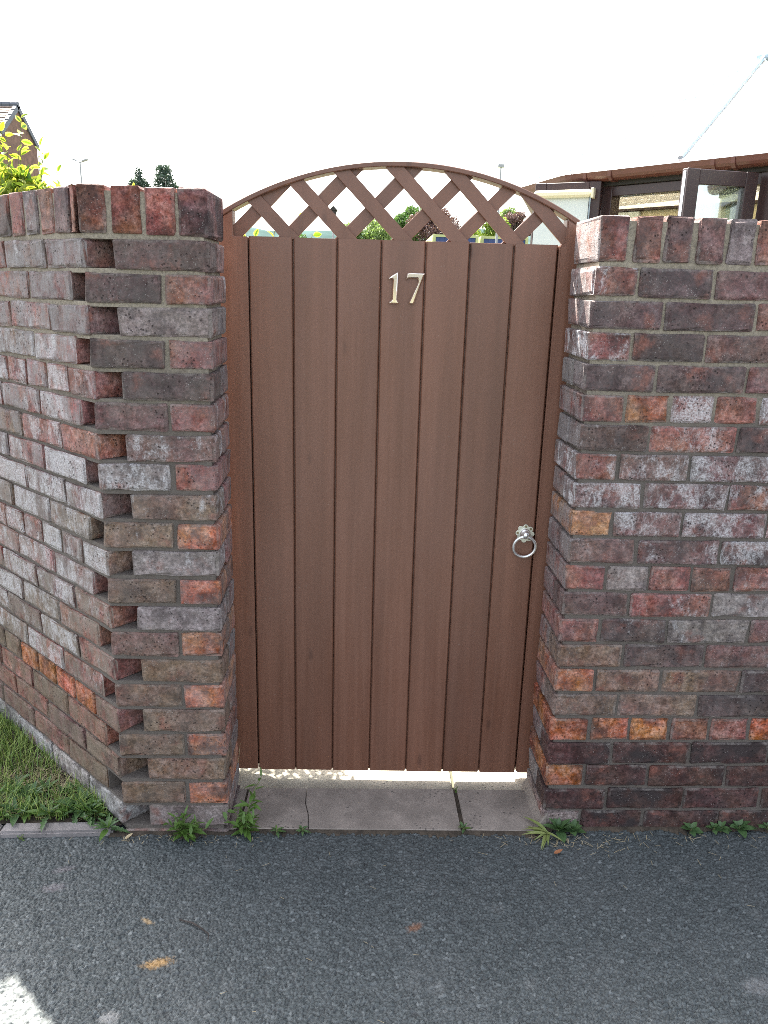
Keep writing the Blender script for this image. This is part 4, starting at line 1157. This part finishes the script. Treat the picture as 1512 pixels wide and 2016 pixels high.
# room inside
pydata('floor', [(0.1, 0.1, 0.10), (FAC, 0.1, 0.10), (FAC, 3.0, 0.10), (0.1, 3.0, 0.10)], [(0, 1, 2, 3)], M['slab_pale'], cons)
cbox('back_wall', M['cream'], -2.35, FAC + 0.1, 2.6, 2.7, -0.02, 2.62, bev=0)
cbox('pelmet', M['brown_pvc'], -2.2, FAC, 2.55, 2.599, 2.295, 2.33, bev=0.002)
cbox('window_blind', M['blind'], -1.85, -1.2, 2.56, 2.597, 0.9, 2.29, bev=0.004)
cbox('end_wall', M['cream'], FAC, FAC + 0.1, 0.0, 2.6, -0.02, 2.62, bev=0)
zb_ = lambda y: 2.19 + 0.13 * (y - 0.1) / 2.46
for pl in ([(0.02, 0.1), (0.3, 0.1), (0.3, 2.56), (-2.2, 2.56), (-0.58, 0.42)], [(0.31, 0.1), (0.62, 0.1), (0.62, 2.56), (0.31, 2.56)], [(0.63, 0.1), (1.27, 0.1), (1.27, 2.56), (0.63, 2.56)], [(1.28, 0.1), (1.92, 0.1), (1.92, 2.56), (1.28, 2.56)], [(1.93, 0.1), (FAC, 0.1), (FAC, 2.56), (1.93, 2.56)]):
    pydata('roof_blind', [(x, y, zb_(y)) for x, y in pl], [tuple(range(len(pl)))], M['pino'], cons)
# roof: glazed sheets up to the apex
ap = Vector((2.717 - CA[0], 4.156 - CA[1]))
apl = Vector((ap.x * EX + ap.y * EY, -ap.x * EY + ap.y * EX, 3.144))
ze = 2.262
eaves = [(-2.3, 2.55, ze), (-0.03 + sdl.x * 0.76, -0.04 + sdl.y * 0.76, ze), (-0.03, -0.05, ze), (0.775, -0.05, ze), (1.5, -0.05, ze), (FAC, -0.05, ze)]
for i in range(len(eaves) - 1):
    a, b = Vector(eaves[i]), Vector(eaves[i + 1])
    tip = apl if i < 4 else apl + Vector((0, 0, 0))
    n = (b - a).cross(apl - a).normalized() * 0.012
    pydata('roof_panel', [tuple(a), tuple(b), tuple(apl), tuple(a + n), tuple(b + n), tuple(apl + n)], [(0, 1, 2), (3, 5, 4), (0, 3, 4, 1), (1, 4, 5, 2), (2, 5, 3, 0)], M['poly'], cons)
for i, e in enumerate(eaves[1:5]):
    e = Vector(e)
    MB().tube([e + Vector((0, 0, 0.02)), apl + Vector((0, 0, 0.03))], 0.017 if i in (2,) else 0.004, 6).build('glazing_bar', M['white_bar'], cons)
MB().tube([apl + Vector((-0.05, 0, 0.03)), apl + Vector((1.2, 0.3, 0.03))], 0.03, 8).build('ridge', M['white_bar'], cons)
# french casement leaves
def leafdoor(hx, hy, ang, hand, blind, label):
    """hand +1: leaf extends +x local from hinge; local y- is the inner face seen from the gate"""
    p = empty('french_door', (hx, hy, 0.12), ang, label, 'door')
    W, Ht = 0.44, (2.072 if blind else 2.035)
    s = hand
    def bx(name, mat, a0, a1, y0, y1, z0, z1, par=None, bev=0.003):
        xa, xb = sorted((a0 * s, a1 * s))
        return MB().box(xa, xb, y0, y1, z0, z1).build(name, mat, par or p, bev)
    fr = 0.075
    bx('stile', M['brown_pvc'], 0.0, fr, -0.028, 0.028, 0.01, Ht)
    bx('stile', M['brown_pvc'], W - fr, W, -0.028, 0.028, 0.01, Ht)
    bx('rail', M['brown_pvc'], fr + 0.0005, W - fr - 0.0005, -0.027, 0.027, Ht - 0.078, Ht - 0.001)
    bx('rail', M['brown_pvc'], fr + 0.0005, W - fr - 0.0005, -0.027, 0.027, 0.011, 0.12)
    bx('rail', M['brown_pvc'], fr + 0.0005, W - fr - 0.0005, -0.027, 0.027, 0.78, 0.85)
    g = bx('pane', M['glass_refl'], fr - 0.004, W - fr + 0.004, -0.012, 0.012, 0.85, Ht - 0.076, bev=0)
    bx('lower_panel', M['brown_pvc'], fr - 0.004, W - fr + 0.004, -0.012, 0.012, 0.12, 0.78, bev=0)
    for z in (0.25, 1.05, 1.8):
        bx('hinge', M['brown_pvc'], -0.014, 0.0, -0.012, 0.012, z, z + 0.1)
    if blind:
        b = bx('roller_blind', M['ivory'], 0.05, W - 0.006, -0.076, -0.034, Ht - 0.098, Ht - 0.05, bev=0.014)
        bx('fabric', M['blind'], 0.07, W - 0.012, -0.040, -0.036, 0.3, Ht - 0.096, b, 0)
        bx('bracket', M['ivory'], 0.032, 0.05, -0.078, -0.029, Ht - 0.105, Ht - 0.043, b)
        bx('chain', M['white_bar'], 0.052, 0.055, -0.062, -0.059, 0.9, Ht - 0.08, b, 0)
        bx('chain', M['white_bar'], 0.060, 0.063, -0.050, -0.047, 0.9, Ht - 0.08, b, 0)
    else:
        bx('lock_strip', M['galv'], W, W + 0.003, -0.012, 0.012, Ht - 0.26, Ht - 0.012, bev=0)
        bx('handle', M['galv'], W - 0.045, W - 0.02, -0.05, -0.028, 0.95, 1.09)
    return p
hL = (1.388, 3.255); fL = (1.008, 3.472)
leafdoor(hL[0], hL[1], math.atan2(hL[1] - fL[1], hL[0] - fL[0]), -1, True, 'dark brown glazed door folded back with a pale roller blind on it')
hR = (2.015, 2.462); fR = (1.593, 2.364)
leafdoor(hR[0], hR[1], math.atan2(hR[1] - fR[1], hR[0] - fR[0]), -1, False, 'dark brown glazed door standing ajar with a bare reflecting pane')

# ================================================================== HOUSE WITH GABLE
hs = empty('house', (-21.1, 48.7, 2.04), 0, 'brown brick house gable with slate blue verge and tiled roof', 'house')
HR = 11.22 - 2.04; hw = 2.45; tp = math.tan(math.radians(35.3)); HE = HR - hw * tp; LEN = 9.0
mb = MB()
mb.v = [(0, -hw, -0.6), (0, hw, -0.6), (0, hw, HE - 0.05), (0, 0, HR - 0.09), (0, -hw, HE - 0.05), (-LEN, -hw, -0.6), (-LEN, hw, -0.6), (-LEN, hw, HE - 0.05), (-LEN, 0, HR - 0.09), (-LEN, -hw, HE - 0.05)]
mb.f = [(0, 1, 2, 3, 4), (9, 8, 7, 6, 5), (0, 4, 9, 5), (1, 6, 7, 2)]
mb.build('wall', M['housebrick'], hs)
rf = empty('roof', (0, 0, 0)); rf.parent = hs
def rp(u, s, h, x):   # u: metres down the slope, s side, h above
    c, sn = math.cos(math.radians(35.3)), math.sin(math.radians(35.3))
    return (x, s * (u * c + h * sn), HR - u * sn + h * c)
slope = (hw + 0.15) / math.cos(math.radians(35.3))
rows = int(slope / 0.31)
for s in (-1, 1):
    for r in range(rows):
        u0, u1 = r * 0.31, (r + 1) * 0.31 + 0.05
        mb = MB()
        xs = np.arange(-LEN, 0.001, 0.15)
        for x in xs:
            hh = 0.03 + 0.014 * math.sin(x / 0.3 * 2 * PI)
            mb.v += [rp(u0, s, hh - 0.01, x), rp(u1, s, hh + 0.03, x), rp(u1, s, hh + 0.005, x)]
        for i in range(len(xs) - 1):
            a = i * 3
            mb.f += [(a, a + 1, a + 4, a + 3), (a + 1, a + 2, a + 5, a + 4)]
        mb.build('tile_course', M['tile'], rf)
    for r in range(rows):
        u0, u1 = r * 0.31 + 0.05, (r + 1) * 0.31 + 0.05
        mb = MB()
        pts = [rp(u0, s, 0.07, 0.0), rp(u1, s, 0.115, 0.0), rp(u1, s, -0.19, 0.0), rp(u0, s, -0.22, 0.0)]
        b = len(mb.v)
        mb.v += [(0.10, p[1], p[2]) for p in pts] + [(-0.10, p[1], p[2]) for p in pts]
        mb.f += [(0, 1, 2, 3), (7, 6, 5, 4), (0, 4, 5, 1), (1, 5, 6, 2), (2, 6, 7, 3), (3, 7, 4, 0)]
        mb.build('verge_tile', M['verge'], rf)
for i in range(20):
    MB().tube([(0.10 - i * 0.45, 0, HR + 0.02), (0.10 - (i + 1) * 0.45 - 0.02, 0, HR + 0.02)], [0.21, 0.19], 10).build('ridge_tile', M['verge'], rf)
for (x, z) in ((0.012, 1.0),):
    wn_ = MB().box(-0.04, 0.03, -0.7, 0.7, 3.6, 4.9).build('window', M['glass_refl'], hs)
    MB().box(-0.02, 0.05, -0.78, 0.78, 3.5, 3.595).build('sill', M['white'], wn_)

# ================================================================== FAR THINGS
def gz(y): return -0.016 if y < 8 else min(-0.016 + 0.0505 * (y - 8), 2.6)
def tree(x, y, top, blobs, n, s, mat, label, name='tree', trunk=0.25, hollow=0.35):
    g = gz(y)
    p = empty(name, (x, y, g), 0, label, 'tree')
    rng = np.random.default_rng(int(abs(x * 37 + y * 11)) + 1)
    bl = [(bx, by, bz - g, rx, ry, rz) for bx, by, bz, rx, ry, rz in blobs]
    mb = MB()
    mb.tube([(0, 0, -0.3), (0.03, 0, (top - g) * 0.3), (-0.05, 0.05, (top - g) * 0.62), (0.0, 0, (top - g) * 0.88)], [trunk, trunk * 0.8, trunk * 0.5, trunk * 0.15], 8)
    mb.build('trunk', M['bark'], p)
    for b in bl:
        z0 = max(0.5, min((top - g) * 0.6, b[2] - 1.0))
        MB().tube([(0, 0, z0), (b[0] * 0.5, b[1] * 0.5, (z0 + b[2]) / 2), (b[0], b[1], b[2])], [trunk * 0.35, trunk * 0.2, trunk * 0.07], 6).build('limb', M['bark'], p)
    leaf_cloud('crown', bl, n, s, mat, p, rng, hollow)
    return p
def rb(k, r, cz, rz, br, seed):
    rr = random.Random(seed); out = []
    for i in range(k):
        a = rr.random() * 2 * PI; q = r * math.sqrt(rr.random())
        zz = rr.uniform(-1, 1)
        f = math.sqrt(max(0.1, 1 - zz * zz))
        out.append((q * math.cos(a) * f, q * math.sin(a) * f, cz + rz * zz, br * rr.uniform(0.7, 1.2), br * rr.uniform(0.7, 1.2), br * rr.uniform(0.6, 0.95)))
    return out
F = {'pine': mat_foliage('pine_needles', (0.03, 0.06, 0.045), (0.08, 0.13, 0.095), 0.2), 'lt': mat_foliage('fresh_green_leaves', (0.09, 0.16, 0.05), (0.26, 0.34, 0.13), 0.4),
     'gr': mat_foliage('mid_green_leaves', (0.04, 0.10, 0.025), (0.12, 0.22, 0.05), 0.3), 'cop': mat_foliage('copper_leaves', (0.06, 0.035, 0.04), (0.16, 0.09, 0.09), 0.25),
     'yl': mat_foliage('yellow_green_leaves', (0.10, 0.18, 0.03), (0.28, 0.36, 0.06), 0.4)}
tree(-20.15, 70, 10.8, [(0, 0, 10.3, 0.35, 0.35, 0.5), (0, 0, 9.6, 0.75, 0.7, 0.5), (-0.5, 0, 9.4, 0.5, 0.5, 0.6), (0.45, 0, 9.3, 0.5, 0.5, 0.55), (0, 0, 8.7, 1.0, 0.9, 0.6), (0, 0, 7.8, 1.3, 1.1, 0.7), (0, 0, 6.8, 1.6, 1.4, 0.8), (0, 0, 5.6, 1.8, 1.6, 0.9)], 9000, 0.11, F['pine'], 'shorter of two dark conifers far beyond the pier', 'conifer_tree')
tree(-18.0, 70, 11.2, [(-0.2, 0, 10.75, 0.55, 0.5, 0.35), (0.25, 0, 10.7, 0.5, 0.5, 0.4), (0, 0, 10.1, 0.85, 0.8, 0.5), (-0.35, 0, 9.5, 0.6, 0.6, 0.5), (0.5, 0, 9.5, 0.6, 0.6, 0.5), (0.1, 0, 8.9, 1.1, 1.0, 0.5), (1.1, 0, 9.25, 0.55, 0.45, 0.25), (1.4, 0, 9.0, 0.4, 0.4, 0.18), (0, 0, 8.2, 1.5, 1.2, 0.6), (0, 0, 7.0, 1.8, 1.5, 0.9), (0, 0, 5.6, 2.0, 1.8, 1.0)], 10000, 0.11, F['pine'], 'taller conifer with a low side branch far beyond the pier', 'conifer_tree')
tree(-0.1, 60, 6.6, rb(22, 1.9, 5.1, 1.2, 0.85, 1), 16000, 0.09, F['lt'], 'pale fresh green tree behind the middle of the lattice')
tree(3.9, 78, 9.0, rb(16, 1.7, 7.5, 1.2, 0.85, 2), 12000, 0.10, F['gr'], 'rounded mid green tree behind the copper beech')
tree(5.6, 70, 8.4, rb(24, 2.6, 6.4, 1.6, 0.9, 3), 18000, 0.09, F['cop'], 'large copper beech tree beyond the lattice')
tree(7.1, 50, 6.0, rb(16, 1.2, 4.9, 0.9, 0.6, 4), 11000, 0.075, F['yl'], 'yellow-green tree between the storage containers and copper tree')
tree(11.3, 65, 7.7, rb(10, 1.0, 6.6, 0.9, 0.55, 5), 8000, 0.08, F['cop'], 'smaller copper leaved tree beside the conservatory')
tree(12.4, 74, 8.8, rb(10, 1.2, 7.5, 1.0, 0.65, 6), 8000, 0.09, F['lt'], 'pale green tree peeping over the smaller copper tree')
tree(-11.5, 130, 9.2, rb(12, 5, 6.8, 1.6, 1.6, 7), 9000, 0.2, F['gr'], 'broad distant tree far off below the hills beside the lamp post')
tree(-22.5, 140, 9.6, rb(12, 6, 6.8, 1.6, 1.8, 9), 9000, 0.2, F['lt'], 'broad distant pale tree far off below the hills behind the shrub')
tree(2.75, 11, 2.62, rb(8, 0.25, 2.2, 0.35, 0.22, 8), 5000, 0.035, F['gr'], 'small dark green bush tree close to the conservatory corner', 'tree', 0.05)
def lamp(x, y, z, label, kind):
    g = gz(y)
    p = empty('street_lamp', (x, y, g), 0, label, 'lamp post')
    h = z - g
    MB().tube([(0, 0, -0.2), (0, 0, h * 0.5), (0, 0, h)], [0.09, 0.06, 0.04], 8).build('pole', M['steel'], p)
    if kind == 2:
        for s in (-1, 1):
            MB().tube([(0, 0, h - 0.05), (s * 0.15, 0, h)], 0.03, 6).build('arm', M['steel'], p)
            q = [(s * 0.10, h - 0.02), (s * 0.16, h + 0.08), (s * 0.42, h + 0.17), (s * 0.40, h + 0.08)]
            MB().prism(q, -0.14, 0.14, xz).build('lamp_head', M['steel'], p, 0.01)
    elif kind == 1:
        MB().prism([(-0.06, h), (0.06, h), (0.16, h + 0.32), (-0.16, h + 0.32)], -0.14, 0.14, xz).build('lamp_head', M['dark'], p, 0.01)
        MB().prism([(-0.2, h + 0.32), (0.2, h + 0.32), (0.02, h + 0.5), (-0.02, h + 0.5)], -0.18, 0.18, xz).build('lamp_cap', M['dark'], p, 0.01)
    else:
        MB().box(-0.16, 0.16, -0.12, 0.12, h, h + 0.16).build('lamp_head', M['steel'], p, 0.02)
lamp(-16.38, 45, 7.80, 'twin headed grey street lamp standing beyond the wing wall', 2)
lamp(-1.9, 35, 4.45, 'old style lantern lamp post seen through the lattice', 1)
lamp(6.17, 40, 7.45, 'single box headed floodlight pole beyond the lattice arch', 0)
def container(x0, x1, y, label, txt):
    g = gz(y); top = 4.24
    p = empty('storage_container', ((x0 + x1) / 2, y, g), 0, label, 'container')
    W = (x1 - x0) / 2; h = top - g; fr = 0.14; dp = 5.8
    for s in (-1, 1):
        xa, xb = sorted((s * W, s * (W - fr)))
        for (ya, yb) in ((0, fr), (dp - fr, dp)):
            MB().box(xa, xb, ya, yb, 0, h).build('corner_post', M['lime'], p, 0.01)
        MB().box(xa, xb, fr, dp - fr, h - 0.12, h - 0.01).build('roof_rail', M['lime'], p)
        MB().box(s * W - (0.05 if s > 0 else 0.02), s * W - (0.02 if s > 0 else -0.0) + (0.0 if s > 0 else 0.03), fr, dp - fr, 0.1, h - 0.12).build('side_panel', M['lime'], p)
    MB().box(-W + fr, W - fr, 0.01, 0.12, h - 0.13, h - 0.01).build('front_header', M['lime'], p)
    MB().box(-W + fr, W - fr, 0.01, 0.12, 0.0, 0.15).build('front_sill', M['lime'], p)
    MB().box(-W + fr, W - fr, dp - 0.1, dp - 0.01, 0.0, h - 0.02).build('back_panel', M['lime'], p)
    MB().box(-W + 0.02, W - 0.02, fr, dp - fr, h - 0.09, h - 0.04).build('roof', M['lime'], p)
    pn = MB()
    n = 9
    for i in range(n):
        a = -W + fr + (2 * W - 2 * fr) * i / n; b = -W + fr + (2 * W - 2 * fr) * (i + 1) / n
        pn.box(a, b - 0.005, 0.05 if i % 2 else 0.07, 0.10, 0.151, h - 0.131)
    pan = pn.build('front_panel', M['navy'], p)
    if txt:
        fc = bpy.data.curves.new('sign_text', 'FONT'); fc.body = txt; fc.size = 0.55; fc.align_x = 'CENTER'; fc.extrude = 0.008; fc.shear = 0.2
        to = bpy.data.objects.new('tmp', fc); COL.objects.link(to)
        me = bpy.data.meshes.new_from_object(to.evaluated_get(bpy.context.evaluated_depsgraph_get()))
        bpy.data.objects.remove(to)
        me.materials.clear()
        o = link('lettering', me, M['white'], pan)
        o.rotation_euler = (PI / 2, 0, 0); o.location = (0.35, 0.035, h - 0.58)
container(2.93, 5.25, 40, 'lime framed navy storage container in front of the copper beech', '')
container(5.42, 7.85, 40.3, 'lime framed navy storage container lettered mobi', 'mobi')
# hills
def hills():
    rng = np.random.default_rng(11)
    xs = np.linspace(-1600, 1600, 90); ys = np.linspace(1150, 1950, 12)
    X, Y = np.meshgrid(xs, ys)
    ridge = 112 + 6 * np.sin(X / 170 + 0.4) + 4 * np.sin(X / 60) + 2.5 * np.sin(X / 23)
    Zz = ridge * np.clip((Y - 1150) / 380, 0, 1) ** 0.8 + rng.normal(0, 1.0, X.shape) - 4
    v = np.stack([X, Y, Zz], -1).reshape(-1, 3); nx, ny = len(xs), len(ys)
    i = np.arange((ny - 1) * (nx - 1)); r = i // (nx - 1); c = i % (nx - 1)
    q = np.stack([r * nx + c, r * nx + c + 1, (r + 1) * nx + c + 1, (r + 1) * nx + c], -1)
    o = np_mesh('hills', v, q, M['hill'], None, None, True); o['kind'] = 'structure'
hills()
